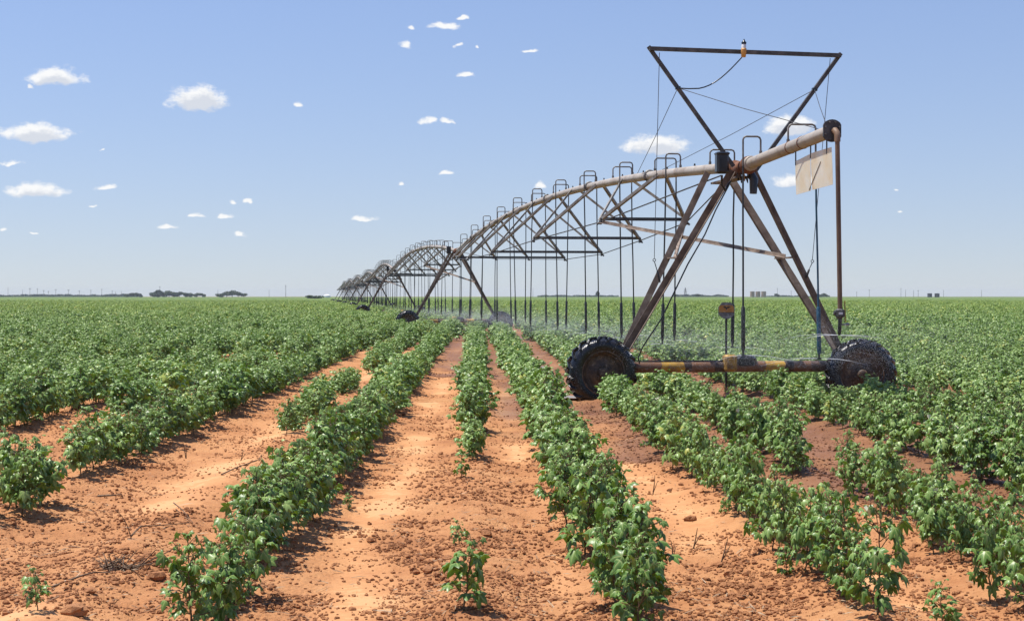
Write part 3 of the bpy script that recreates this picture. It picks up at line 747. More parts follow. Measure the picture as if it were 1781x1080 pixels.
tag(ov, 'cantilevered end pipe with bolted flange and long brown drop pole', 'pipe')

# plastic sheets hung below the overhang
hp = empty('hanging_sheet', (0, 0, 0))
def sheet_pt(px, py, d):
    q = T0 + PD * d; return W(px, py, q.y)
def d_of(px): return (T0.x * 0 + (25.0 * 760.0 / (px - 530.0)) - 25.0) / PD.y
def sheet_quad(c4, seed):
    V, F = [], []; n = 7; rr = random.Random(seed)
    for i in range(n):
        for j in range(n):
            u, v = i / (n - 1), j / (n - 1)
            p = at_t(at_t(c4[0], c4[1], u), at_t(c4[3], c4[2], u), v) + Vector((0, .03 * math.sin(3 * u + 2 * v + seed) * v, 0)); V.append(p)
    for i in range(n - 1):
        for j in range(n - 1): F.append((i * n + j, i * n + n + j, i * n + n + j + 1, i * n + j + 1))
    mb = MB(); mb.add(V, F, True); mb.add([p + Vector((.004, .008, 0)) for p in V], [f[::-1] for f in F], True); return mb
q = [(1383, 281, 1383), (1409, 268, 1409), (1410, 332, 1410), (1385, 339, 1385)]
sheet_quad([sheet_pt(a, b, d_of(c)) for a, b, c in q], 1).build('sheet_panel', M['sheet'], hp)
q = [(1410, 267, 1410), (1446, 256, 1446), (1449, 321, 1449), (1412, 331, 1412)]
sheet_quad([sheet_pt(a, b, d_of(c)) for a, b, c in q], 2).build('sheet_panel', M['sheet'], hp)
for (a, b, c) in ((1384, 263, 282), (1410, 250, 270), (1438, 240, 262)):
    MB().tube([sheet_pt(a, b - 4, d_of(a)), sheet_pt(a, c + 6, d_of(a))], .010, 5).build('hanger_cord', M['hose'], hp)
MB().tube([sheet_pt(1426, 282, d_of(1426)) - Vector((0, .05, 0)), sheet_pt(1406, 331, d_of(1406)) - Vector((0, .05, 0))], .0045, 5).build('tie_cord', M['strut'], hp)
tag(hp, 'pair of white plastic sheets hanging below the overhanging pipe', 'plastic sheet')

# sign on its thin post behind the base beam
sg = empty('field_sign', (W(1263, 640, 27.0).x, 27.0, 0))
MB().bar((0, 0, -.05), (0, 0, 1.28), .035, .02, up=(0, 1, 0)).build('post', M['hose'], sg)
S = 27.0 / FPX; zc = CAM_H - (540 - HY) * S
oct_ = [(-14, 5.5), (-8, 14), (8, 14), (14, 5.5), (14, -7), (5, -14), (-5, -14), (-14, -7)]
P = lambda pts, y0, y1: ([(x * S, y0, zc + z * S) for x, z in pts] + [(x * S, y1, zc + z * S) for x, z in pts])
def plate(pts, y0, y1):
    n = len(pts); mb = MB(); mb.add(P(pts, y0, y1), [tuple(range(n)), tuple(range(n, 2 * n))[::-1]] + [(i, n + i, n + (i + 1) % n, (i + 1) % n) for i in range(n)]); return mb
plate(oct_, -.03, -.02).build('sign_plate', M['grey'], sg)
plate([(-13, -3), (13, -3), (13, 5.5), (10.5, 9), (-10.5, 9), (-13, 5.5)], -.033, -.0302).build('orange_band', M['signorange'], sg)
plate([(-6, 7), (-2, 7.5), (0, 5.5), (3, 7), (8, 6), (4, 4), (1.5, 4), (0, 0), (-1.5, 4), (-4, 4.5)], -.036, -.0332).build('emblem', M['black'], sg)
plate([(-14, -4.2), (14, -4.2), (14, -3), (-14, -3)], -.0355, -.0332).build('dark_line', M['black'], sg)
for xx, w in ((-9, 5), (-2, 7), (7, 5)):
    plate([(xx - w / 2, -8.4), (xx + w / 2, -8.4), (xx + w / 2, -6.6), (xx - w / 2, -6.6)], -.0335, -.0302).build('faded_mark', M['galv'], sg)
tag(sg, 'octagonal orange and grey field sign on a thin dark post', 'sign')

# ------------------------------------------------------------------ cotton plants
def leaf_shape(kind):
    """palmate cotton leaf in the xy plane, stalk at the origin, tip along +x, unit length; returns V, F, vein"""
    if kind == 0: tips = [(-1.9, .62, .16), (-.95, .86, .18), (0, 1.0, .2), (.95, .86, .18), (1.9, .62, .16)]
    elif kind == 1: tips = [(-1.75, .60, .12), (-.85, .80, .20), (0, 1.0, .2), (.85, .84, .2), (1.8, .56, .12)]
    else: tips = [(-1.25, .72, .2), (0, 1.0, .2), (1.25, .72, .2)]
    V, vein = [(0, 0, 0)], [1.0]; F = []
    ring = []; n = len(tips)
    prev = None
    for i, (q, L, fold) in enumerate(tips):
        mid = (L * .55 * math.cos(q), L * .55 * math.sin(q), .07)
        tip = (L * math.cos(q), L * math.sin(q), -.16 * L)
        im = len(V); V += [mid, tip]; vein += [1.0, .7]
        # shoulders of the lobe
        qs = .34 if n == 5 else .44
        sl = (L * .70 * math.cos(q - qs), L * .70 * math.sin(q - qs), -.06); sr = (L * .70 * math.cos(q + qs), L * .70 * math.sin(q + qs), -.06)
        isl = len(V); V += [sl, sr]; vein += [0, 0]
        F += [(im, isl, im + 1), (im, im + 1, isl + 1), (0, isl, im), (0, im, isl + 1)]
        if prev is not None:
            qn = (tips[i - 1][0] + q) / 2; Ln = .52
            iN = len(V); V.append((Ln * math.cos(qn), Ln * math.sin(qn), -.03)); vein.append(0)
            F += [(0, prev, iN), (0, iN, isl)]
        prev = isl + 1
    V = np.array(V); V[:, 2] += -.16 * (V[:, 0] ** 2 + V[:, 1] ** 2) - .22 * np.abs(V[:, 1])
    return V, np.array(F), np.array(vein)
LEAFS = [leaf_shape(k) for k in range(3)]
def leaf_mesh(k):
    V, F, vn = LEAFS[k]; me = mesh_np('cotton_leaf', V, F, M['leaf'], smooth=False)
    a = me.attributes.new('vein', 'FLOAT', 'POINT'); a.data.foreach_set('value', vn.astype(np.float32)); return me
LEAFM = [leaf_mesh(k) for k in range(3)]

def design_plant(seed, h=.5, full=1.0, ls=1.0, more=0):
    """leaf matrices and stem paths of one plant, base at the origin"""
    rr = random.Random(seed); leaves, stems = [], []
    lean = Vector((rr.uniform(-.06, .06), rr.uniform(-.06, .06), 0))
    nodes = int(9 + 5 * full); path = []
    for i in range(nodes + 1):
        t = i / nodes; path.append(Vector((lean.x * t + rr.uniform(-.006, .006), lean.y * t + rr.uniform(-.006, .006), h * .92 * t)))
    stems.append((path, [.0075 * (1 - .65 * i / nodes) for i in range(nodes + 1)]))
    def leaf(base, q, size, pet, el):
        d = Vector((math.cos(q) * math.cos(el), math.sin(q) * math.cos(el), math.sin(el)))
        tip = base + d * pet
        stems.append(([base, base + d * pet * .6 + Vector((0, 0, .006)), tip], [.0028, .0022, .0018]))
        droop = rr.uniform(-.35, 1.15)
        q2 = q + rr.uniform(-.6, .6)
        m = Matrix.Translation(tip) @ Matrix.Rotation(q2, 4, 'Z') @ Matrix.Rotation(droop, 4, 'Y') @ Matrix.Rotation(rr.gauss(0, .5), 4, 'X') @ Matrix.Diagonal((size, size * rr.uniform(.85, 1.1), size, 1))
        leaves.append((m, rr.choice((0, 0, 1, 1, 2))))
    q = rr.uniform(0, 6.28)
    for i in range(2, nodes + 1):
        t = i / nodes; q += 2.4 + rr.uniform(-.3, .3); p = path[i]
        size = (.092 - .046 * max(0, t - .55) / .45) * rr.uniform(.6, 1.35) * ls
        leaf(p, q, size, .05 + .09 * (1 - abs(t - .45)) * rr.uniform(.6, 1.2), rr.uniform(.1, .7) if t < .8 else rr.uniform(.3, 1.0))
        if t < .86:
            L = (.25 * full) * (1 - abs(t - .34) * 1.05) * rr.uniform(.55, 1.15); nb = 3 if full > .8 else 2
            qb = q + 1.2; d = Vector((math.cos(qb), math.sin(qb), rr.uniform(.15, .7))).normalized(); pb = [p]
            for j in range(1, nb + 1):
                pb.append(p + d * L * j / nb + Vector((rr.uniform(-.012, .012), rr.uniform(-.012, .012), rr.uniform(-.008, .014))))
                leaf(pb[-1], qb + (1.1 if j % 2 else -1.1) + rr.uniform(-.4, .4), size * rr.uniform(.62, 1.0), rr.uniform(.03, .075), rr.uniform(.0, .7))
                for _ in range(more): leaf(at_t(pb[-2], pb[-1], rr.uniform(.2, 1)), qb + rr.uniform(-3, 3), size * rr.uniform(.6, 1.05), rr.uniform(.02, .09), rr.uniform(-.2, 1.1))
                if rr.random() < .55: leaf(pb[-1], qb + rr.uniform(-3, 3), size * rr.uniform(.45, .8), rr.uniform(.02, .05), rr.uniform(.1, 1.0))
            stems.append((pb, [.004 - .0008 * j for j in range(nb + 1)]))
    for k in range(4): leaf(path[-1], q + 1.6 * k, rr.uniform(.03, .055), .025, rr.uniform(.4, 1.2))
    return leaves, stems
def stem_mb(stems, big=True):
    mb = MB()
    for path, rs in stems: mb.tube(path, rs, 4 if len(path) > 4 else 3, cap=False)
    return mb
def foliage_arrays(leaves):
    Vs, Fs, vn, o = [], [], [], 0
    for m, k in leaves:
        V, F, v = LEAFS[k]; A = np.array(m); Vs.append(V @ A[:3, :3].T + A[:3, 3]); Fs.append(F + o); vn.append(v); o += len(V)
    return np.concatenate(Vs), np.concatenate(Fs), np.concatenate(vn)
def foliage_mesh(leaves, extra=None):
    V, F, vn = foliage_arrays(leaves); me = mesh_np('foliage', V, F, M['leaf'])
    a = me.attributes.new('vein', 'FLOAT', 'POINT'); a.data.foreach_set('value', vn.astype(np.float32)); return me
NV = 9
DES = [design_plant(100 + i, .50 + .012 * (i % 5), 1.0, .80, 2) for i in range(NV)]
HERO = [design_plant(200 + i, .50 + .012 * (i % 5), 1.0, .82, 1) for i in range(NV)]
SMALL = [design_plant(300 + i, .40, .55) for i in range(4)]
FOL = [foliage_mesh(d[0]) for d in DES]; STM = [stem_mb(d[1]).mesh('stem', M['stalk']) for d in DES]
def joined_variant(i):
    V, F, vn = foliage_arrays(DES[i][0]); mb = stem_mb([s for s in DES[i][1] if len(s[0]) > 3])
    SV = np.array(mb.v); SF = []
    for f in mb.f: SF += [(f[0], f[1], f[2]), (f[0], f[2], f[3])]
    nv = len(V); me = mesh_np('cotton_plant_mass', np.concatenate([V, SV]), np.concatenate([F, np.array(SF) + nv]), [M['leaf'], M['stalk']], mat_idx=np.r_[np.zeros(len(F)), np.ones(len(SF))])
    a = me.attributes.new('vein', 'FLOAT', 'POINT'); a.data.foreach_set('value', np.r_[vn, np.zeros(len(SV))].astype(np.float32))
    return bpy.data.objects.new('cotton_plant_mass', me)
MASS = [joined_variant(i) for i in range(NV)]

def flower_mesh():
    mb = MB()
    for k in range(5):
        q = 2 * math.pi * k / 5; d = Vector((math.cos(q), math.sin(q), 0)); t = Vector((-d.y, d.x, 0))
        mb.add([Vector((0, 0, 0)), d * .018 + t * .017 + Vector((0, 0, .03)), d * .034 + t * .012 + Vector((0, 0, .045)), d * .034 - t * .012 + Vector((0, 0, .045)), d * .018 - t * .017 + Vector((0, 0, .03))], [(0, 1, 2, 3, 4)], True)
    return mb.mesh('flower', M['petal'])
FLOWER = flower_mesh()

plants = []   # (y, x, row, scale, special)
rp = random.Random(77)
for name, (x15, stretches) in ROWS.items():
    for (y0, y1) in stretches:
        y = y0 + rp.uniform(0, .1)
        while y < min(y1, 330):
            far = y > 110
            x = row_x(name, y) + rp.gauss(0, .045)
            side = name[0]
            sc = rp.uniform(.82, 1.16) * (1.0 if side == 'R' and name != 'R1' else .98)
            if side == 'R' and y > 15 and name not in ('R1',): sc *= 1 - .20 * (1 - abs(min(y, 45) - 24) / 21 if y > 24 else sstep(15, 20, y))
            if name == 'C': sc *= .70 if y < 17 else (.86 if y < 40 else .9)
            if name == 'L2' and y < 30: sc *= .74
            if name in ('R2', 'R3') and y < 14: sc *= .92
            if y > 14: sc *= .92 + .22 * float(vnoise(x * .35, y * .12, 31))
            if abs(x) < .40 * y + 1.5:
                lat = (x - T0.x) * PR.x + (y - T0.y) * PR.y
                skip = y < 45 and float(rut_d(x, y)) < .30 and -9 < lat < 9
                if abs(x - (TOW[1] + PR * 1.96).x) < 1.0 and -9 < y - TOW[1].y < 1.5: sc *= .55
                if 1.2 < lat < 2.9 and 21.0 < y < 26.2: sc *= .5
                if 1.5 < lat < 2.6 and 24.2 < y < 25.8: skip = True
                if y > 16 and not far and rp.random() < .03: skip = True
                if y > 17 and (side == 'L' or y > 40) and float(vnoise(x * .55, y * .22, 88)) > .86: skip = True
                if not skip: plants.append((y, x + rp.gauss(0, .05 + .10 * float(sstep(35, 70, y))), name, sc * (1.28 if far else 1 + .2 * float(sstep(38, 75, y))) * ((.95 if side == 'R' and y < 40 else .8) + (.22 if side == 'R' and y < 40 else .42) * float(vnoise(x * .9, y * .5, 71)) if y > 18 else 1), None))
            y += (.27 + rp.uniform(-.05, .06)) * (1 if y < 60 else (1.25 if y < 110 else 1.9))
# small stragglers that the photograph shows one by one: x, y, height scale
for (px, py, sc, row) in ((66, 1078, .52, 'L2'), (806, 1082, .92, 'C'), (800, 957, .42, 'C'), (803, 842, .55, 'C'), (603, 888, .30, 'L1b'), (1368, 1000, .42, 'R2b'),
                          (1640, 1092, .62, 'R3b'), (1262, 905, .34, 'R1b')):
    y = FPX * CAM_H / (py - HY); plants.append((y, (px - CX) / FPX * y, row, sc, 'small'))
plants.sort()
def in_view(x, y): return abs(x) < .318 * y + .28
ind, mass = [], []
for p in plants:
    (ind if len(ind) < 300 and in_view(p[1], p[0]) else mass).append(p)
ORDW = ['', 'first', 'second', 'third', 'fourth', 'fifth', 'sixth', 'seventh', 'eighth', 'ninth', 'tenth', 'eleventh', 'twelfth', 'thirteenth', 'fourteenth', 'fifteenth', 'sixteenth', 'seventeenth', 'eighteenth', 'nineteenth', 'twentieth']
def ordw(n):
    if n <= 20: return ORDW[n]
    tens = {2: 'twenty', 3: 'thirty', 4: 'forty', 5: 'fifty', 6: 'sixty'}[n // 10]
    return tens + '-' + ORDW[n % 10] if n % 10 else {20: 'twentieth', 30: 'thirtieth', 40: 'fortieth', 50: 'fiftieth', 60: 'sixtieth'}[n]
ROWL = {'C': 'in the gappy middle row'}
for i in range(1, 8):
    ROWL['L%d' % i] = '%s row left of the gappy middle row' % ORDW[i]; ROWL['R%d' % i] = '%s row right of the gappy middle row' % ORDW[i]
SPEC = {'L1b': 'tiny cotton seedling on bare soil left of the gappy middle row', 'R2b': 'tiny cotton seedling crouching left of the nearest flowering row',
        'R3b': 'low leafy cotton plant cut by the bottom edge at lower right', 'R1b': 'tiny cotton seedling on bare soil right of the first right-hand row'}
cnt = {}; nfl = 0
ri = random.Random(5); LEAF_COUNT = 0
for idx, (y, x, row, sc, sp) in enumerate(ind):
    cnt[row] = cnt.get(row, 0) + 1
    root = empty('cotton_plant', (x, y, float(ground_z(x, y)) - .01), ri.uniform(0, 6.28))
    wx = .66 if row in ('R2', 'R3') and y < 14 else .76 if (row in ('R2', 'R3', 'R4', 'R5') and y < 20) else (.80 if y < 12.5 else .88)
    root.scale = (sc * wx, sc * wx, sc * ri.uniform(.94, 1.12))
    if sp: leaves, stems = SMALL[idx % 4]
    else: leaves, stems = (HERO if y < 8.9 else DES)[idx % NV]
    if sp or y < 8.9:
        st = stem_mb(stems).build('stem', M['stalk'], root)
        for m, k in leaves:
            lo = link_mesh('leaf', LEAFM[k], root); lo.matrix_local = m; LEAF_COUNT += 1
    else:
        link_mesh('stem', STM[idx % NV], root); link_mesh('foliage', FOL[idx % NV], root)
    if row in ('R2', 'R3', 'R4', 'R5') and ri.random() < .09:
        m, k = leaves[int(len(leaves) * ri.uniform(.5, .9))]
        f = link_mesh('flower', FLOWER, root); f.location = m.translation + Vector((0, 0, .01)); f.rotation_euler = (ri.uniform(-.8, .2), ri.uniform(-.5, .5), 0)
    if row in SPEC: lb = SPEC[row]
    elif row == 'C' and y < 9: lb = 'lone small cotton plant at the bottom edge, in the gappy middle row'
    elif row == 'L2' and y < 9: lb = 'small lone cotton plant in the bottom left corner on bare soil'
    else:
        size = 'small' if sp else ('bushy' if sc > 1.0 else 'leafy')
        lb = '%s cotton plant, %s from the front, %s' % (size, ordw(cnt[row]), ROWL[row])
    tag(root, lb, 'cotton plant', 'cotton plants growing in rows')
print('individual plants', len(ind), 'to y', ind[-1][0], 'mass', len(mass), 'leaf objects', LEAF_COUNT)

# ------------------------------------------------------------------ point-instanced stuff
def scatter(name, P, scale, rz, var, protos, extra=None, tilt=0.0):
    me = bpy.data.meshes.new(name + '_points'); me.vertices.add(len(P)); me.vertices.foreach_set('co', np.asarray(P, np.float32).ravel())
    for nm, data in (('sc', scale), ('rz', rz)):
        a = me.attributes.new(nm, 'FLOAT', 'POINT'); a.data.foreach_set('value', np.asarray(data, np.float32))
    a = me.attributes.new('var', 'INT', 'POINT'); a.data.foreach_set('value', np.asarray(var, np.int32))
    if extra is not None:
        a = me.attributes.new('wet', 'FLOAT', 'POINT'); a.data.foreach_set('value', np.asarray(extra, np.float32))
    o = link_mesh(name, me)
    g = bpy.data.node_groups.new(name + '_scatter', 'GeometryNodeTree')
    g.interface.new_socket('Geometry', in_out='INPUT', socket_type='NodeSocketGeometry'); g.interface.new_socket('Geometry', in_out='OUTPUT', socket_type='NodeSocketGeometry')
    N, K = g.nodes, g.links; gi, go = N.new('NodeGroupInput'), N.new('NodeGroupOutput')
    mp = N.new('GeometryNodeMeshToPoints'); K.new(gi.outputs[0], mp.inputs[0])
    iop = N.new('GeometryNodeInstanceOnPoints'); K.new(mp.outputs[0], iop.inputs['Points'])
    gti = N.new('GeometryNodeJoinGeometry')
    for p in protos[::-1]:
        oi = N.new('GeometryNodeObjectInfo'); oi.inputs['Object'].default_value = p; oi.inputs['As Instance'].default_value = True
        K.new(oi.outputs['Geometry'], gti.inputs[0])
    K.new(gti.outputs[0], iop.inputs['Instance']); iop.inputs['Pick Instance'].default_value = True
    def attr(nm, t):
        n = N.new('GeometryNodeInputNamedAttribute'); n.data_type = t; n.inputs['Name'].default_value = nm; return n.outputs['Attribute']
    K.new(attr('var', 'INT'), iop.inputs['Instance Index']); K.new(attr('sc', 'FLOAT'), iop.inputs['Scale'])
    cb = N.new('ShaderNodeCombineXYZ'); K.new(attr('rz', 'FLOAT'), cb.inputs['Z'])
    if tilt: 
        rv = N.new('FunctionNodeRandomValue'); rv.data_type = 'FLOAT'; rv.inputs[2].default_value = -tilt; rv.inputs[3].default_value = tilt; K.new(rv.outputs[1], cb.inputs['X'])
    K.new(cb.outputs[0], iop.inputs['Rotation']); K.new(iop.outputs[0], go.inputs[0])
    md = o.modifiers.new('scatter', 'NODES'); md.node_group = g
    return o
my = np.array([p[0] for p in mass]); mx_ = np.array([p[1] for p in mass])
P = np.stack([mx_, my, ground_z(mx_, my) - .01], 1)
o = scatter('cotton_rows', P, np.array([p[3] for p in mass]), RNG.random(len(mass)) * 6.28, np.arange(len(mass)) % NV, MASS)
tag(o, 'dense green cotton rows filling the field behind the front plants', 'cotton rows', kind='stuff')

# soil clods
def clod_proto(seed):
    rr = random.Random(seed); mb = MB(); n = 7; rings = [(-.25, .8), (.15, 1.0), (.5, .72)]
    vs = []
    for z, r in rings:
        for k in range(n):
            q = 2 * math.pi * k / n; f = r * rr.uniform(.7, 1.2); vs.append((f * math.cos(q), f * math.sin(q) * .8, z * rr.uniform(.8, 1.3)))
    vs.append((0, 0, rr.uniform(.55, .8)))
    fs = [(i * n + k, i * n + (k + 1) % n, (i + 1) * n + (k + 1) % n, (i + 1) * n + k) for i in range(2) for k in range(n)] + [(2 * n + k, 2 * n + (k + 1) % n, 3 * n) for k in range(n)]
    mb.add(vs, fs, False); return mb.mesh('soil_clod', M['clod'])
CLODM = [clod_proto(k) for k in range(6)]
CLODS = [bpy.data.objects.new('soil_clod', m) for m in CLODM]
def clods():
    n = 220000
    y = 6.9 + (34 - 6.9) * RNG.random(n) ** 1.7; x = (RNG.random(n) * 2 - 1) * (.335 * y + .3)
    s = smooth_at(x, y); d = vnoise(x * 1.9, y * 1.9, 41) * .6 + vnoise(x * 5, y * 5, 42) * .6
    keep = RNG.random(n) < np.clip((d - .34) * 2.0, .06, 1) * (1 - .93 * s)
    x, y = x[keep], y[keep]; sc = .0042 + .0095 * RNG.random(len(x)) ** 2.2 + .014 * (RNG.random(len(x)) ** 14)
    sc *= .8 + .6 * vnoise(x * 2.3, y * 2.3, 43)
    o = scatter('soil_clods', np.stack([x, y, ground_z(x, y) + sc * .15], 1), sc, RNG.random(len(x)) * 6.28, RNG.integers(0, 6, len(x)), CLODS, wet_at(x, y), .5)
    tag(o, 'loose crumbs and clods of red soil between the rows', 'soil clods', kind='stuff')
clods()
# dry litter
def litter():
    n = 5200; Vs, Fs = [], []; o = 0
    y = 6.9 + 22 * RNG.random(n) ** 1.8; x = (RNG.random(n) * 2 - 1) * (.33 * y + .2); s = smooth_at(x, y)
    keep = (RNG.random(n) < vnoise(x * 1.4, y * 1.4, 51)) & (RNG.random(n) > s * .8); x, y = x[keep], y[keep]; z = ground_z(x, y) + .010
    for i in range(len(x)):
        L, w = RNG.uniform(.008, .05) * (.4 + RNG.random()), RNG.uniform(.0012, .0035); q = RNG.random() * 6.28; c, s_ = math.cos(q), math.sin(q); t = RNG.uniform(-.2, .35)
        a = np.array([c * L, s_ * L, t * L]); b = np.array([-s_ * w, c * w, 0]); h = np.array([0, 0, w]); p = np.array([x[i], y[i], z[i]])
        Vs += [p - a - b, p - a + b, p + a + b, p + a - b, p + h * 1.5]
        Fs += [(o, o + 1, o + 4), (o + 1, o + 2, o + 4), (o + 2, o + 3, o + 4), (o + 3, o, o + 4)]; o += 5
    tag(link_mesh('dry_litter', mesh_np('dry_litter', np.array(Vs), np.array(Fs), M['straw'])), 'scattered bits of dry stalk and leaf on the soil', 'plant litter', kind='stuff')
litter()

def gp(px, py):
    y = FPX * CAM_H / (py - HY); x = (px - CX) / FPX * y; return Vector((x, y, float(ground_z(x, y))))
# single larger clods
BIGC = [(1200, 904, .05, 'squat dark clod on pale sand right of the first right-hand row'), (482, 906, .03, None), (168, 905, .035, 'dark rounded clod on bare soil right of the left-edge plant'),
        (272, 1002, .06, 'reddish broken clod beside the dry brush heap'), (157, 1036, .04, 'small clod behind the plant in the bottom left corner'), (130, 1074, .07, 'large crumbly clod at the bottom edge near the left corner'),
        (745, 1000, .045, 'dark clod on bare soil left of the lone middle plant'), (1108, 994, .085, 'dark brown clod lump between two plants of the first right-hand row'),
        (850, 955, .04, 'reddish clod right of the lone middle plant'), (1250, 978, .03, 'dark pebble-like clod below the dry stubble'), (1300, 1002, .028, None), (845, 940, .05, 'red clod heap behind the lone middle plant')]
for i, (px, py, s, lb) in enumerate(BIGC):
    if not lb: continue
    p = gp(px, py); o = link_mesh('dirt_clod', CLODM[i % 6]); o.location = p + Vector((0, 0, s * .15)); o.scale = (s, s, s * .85); o.rotation_euler = (0, 0, i * 1.3)
    tag(o, lb, 'clod', 'larger clods lying on the soil')
# twigs
def twig(pts, r, label, group='dry twigs on the soil', sub=()):
    base = pts[0]; root = MB().tube([p - base for p in pts], [r * (1 - .6 * i / (len(pts) - 1)) for i in range(len(pts))], 5)
    for s in sub: root.tube([p - base for p in s], [r * .7] + [r * .4] * (len(s) - 1), 4)
    o = root.build('dry_twig', M['twig']); o.location = base; tag(o, label, 'twig', group); return o
def up(px, py, base, h): 
    p = W(px, py, base.y); return p
b = gp(229, 938); twig([b, up(222, 915, b, 0), up(213, 898, b, 0), up(199, 884, b, 0)], .004, 'thin bent twig standing upright in pale sand')
twig([gp(228, 935) + Vector((0, 0, .01)), gp(245, 925) + Vector((0, 0, .02)), gp(275, 923) + Vector((0, 0, .02)), gp(330, 915) + Vector((0, 0, .02))], .006, 'long twig lying between the upright twig and the left row')
twig([gp(302, 893) + Vector((0, 0, .05)), gp(318, 903) + Vector((0, 0, .04)), gp(336, 914) + Vector((0, 0, .01))], .005, 'short straight twig leaning on sand beside the left row')
twig([gp(90, 1024) + Vector((0, 0, .015)), gp(140, 1016) + Vector((0, 0, .015)), gp(165, 1009) + Vector((0, 0, .02)), gp(195, 1006) + Vector((0, 0, .01))], .007, 'pale stick lying between the corner plant and the brush heap')
twig([gp(120, 872) + Vector((0, 0, .01)), gp(145, 874) + Vector((0, 0, .015)), gp(166, 869) + Vector((0, 0, .01))], .007, 'short stick on bare soil right of the left-edge plant')
twig([gp(170, 860) + Vector((0, 0, .01)), gp(195, 864) + Vector((0, 0, .02)), gp(212, 857) + Vector((0, 0, .015))], .009, 'thick curved stick on soil near the upper left row')
twig([gp(385, 833) + Vector((0, 0, .01)), gp(410, 822) + Vector((0, 0, .02)), gp(450, 808) + Vector((0, 0, .015)), gp(455, 802) + Vector((0, 0, .02))], .007, 'long thin branch on pale sand in the left furrow')
for (px, py, tx, ty, lb) in ((418, 806, 423, 783, 'short stalk poking up from the left furrow sand'), (1135, 855, 1139, 826, 'dry stalk standing at the edge of the damp soil'),
                             (1205, 949, 1213, 918, 'split dry stubble standing on bare right-hand soil'), (1252, 976, 1266, 935, 'tall dry stubble stems beside the dark pebble'),
                             (1170, 960, 1167, 940, 'short dry stub left of the split stubble'), (324, 792, 316, 760, 'dry stalk leaning at the edge of the left row')):
    b = gp(px, py); t = W(tx, ty, b.y); twig([b - Vector((0, 0, .02)), at_t(b, t, .5) + Vector((.004, 0, 0)), t], .0055, lb, 'dry stubble stalks', [[b, at_t(b, t, .7) + Vector((.03, .01, 0))]])
# heap of dry brush
bh = empty('brush_heap', gp(210, 995)); rb = random.Random(9)
for k in range(44):
    q = rb.uniform(0, 6.28); L = rb.uniform(.08, .22); el = rb.uniform(-.05, .75); c = Vector((rb.uniform(-.09, .09), rb.uniform(-.07, .07), rb.uniform(0, .03)))
    d = Vector((math.cos(q) * math.cos(el), math.sin(q) * math.cos(el), math.sin(el)))
    MB().tube([c - d * L * .4, c + d * L * .3 + Vector((0, 0, rb.uniform(-.01, .02))), c + d * L], [.005, .004, .0025], 4).build('twig', M['twig'], bh)
for k in range(7):
    c = Vector((rb.uniform(-.08, .08), rb.uniform(-.06, .06), .015)); MB().lathe([(-.02, .002), (-.012, .018), (.008, .022), (.02, .004)], c, (rb.random(), rb.random(), .5), 7).build('dry_boll', M['straw'], bh)
tag(bh, 'small heap of dry twigs and husks on red soil', 'brush heap')

# puddles in the wheel track
def puddle(px, py, rx, ry, seed, label):
    p = gp(px, py); n = 22; rr = random.Random(seed)
    vs = [(rx * rr.uniform(.75, 1.1) * math.cos(2 * math.pi * k / n), ry * rr.uniform(.75, 1.1) * math.sin(2 * math.pi * k / n), 0) for k in range(n)] + [(0, 0, 0)]
    mb = MB(); mb.add(vs, [(k, (k + 1) % n, n) for k in range(n)]); o = mb.build('puddle', M['puddle']); o.location = p + Vector((0, 0, .022))
    tag(o, label, 'puddle', 'puddles on wet soil', 'structure'); return o
puddle(988, 693, .24, .36, 1, 'muddy puddle in the wheel track beside the left tyre')
puddle(947, 640, .10, .9, 2, 'thin strip of water on wet soil beyond the tyre')
puddle(962, 668, .08, .5, 3, 'small wet streak of water between rows near the tyre')

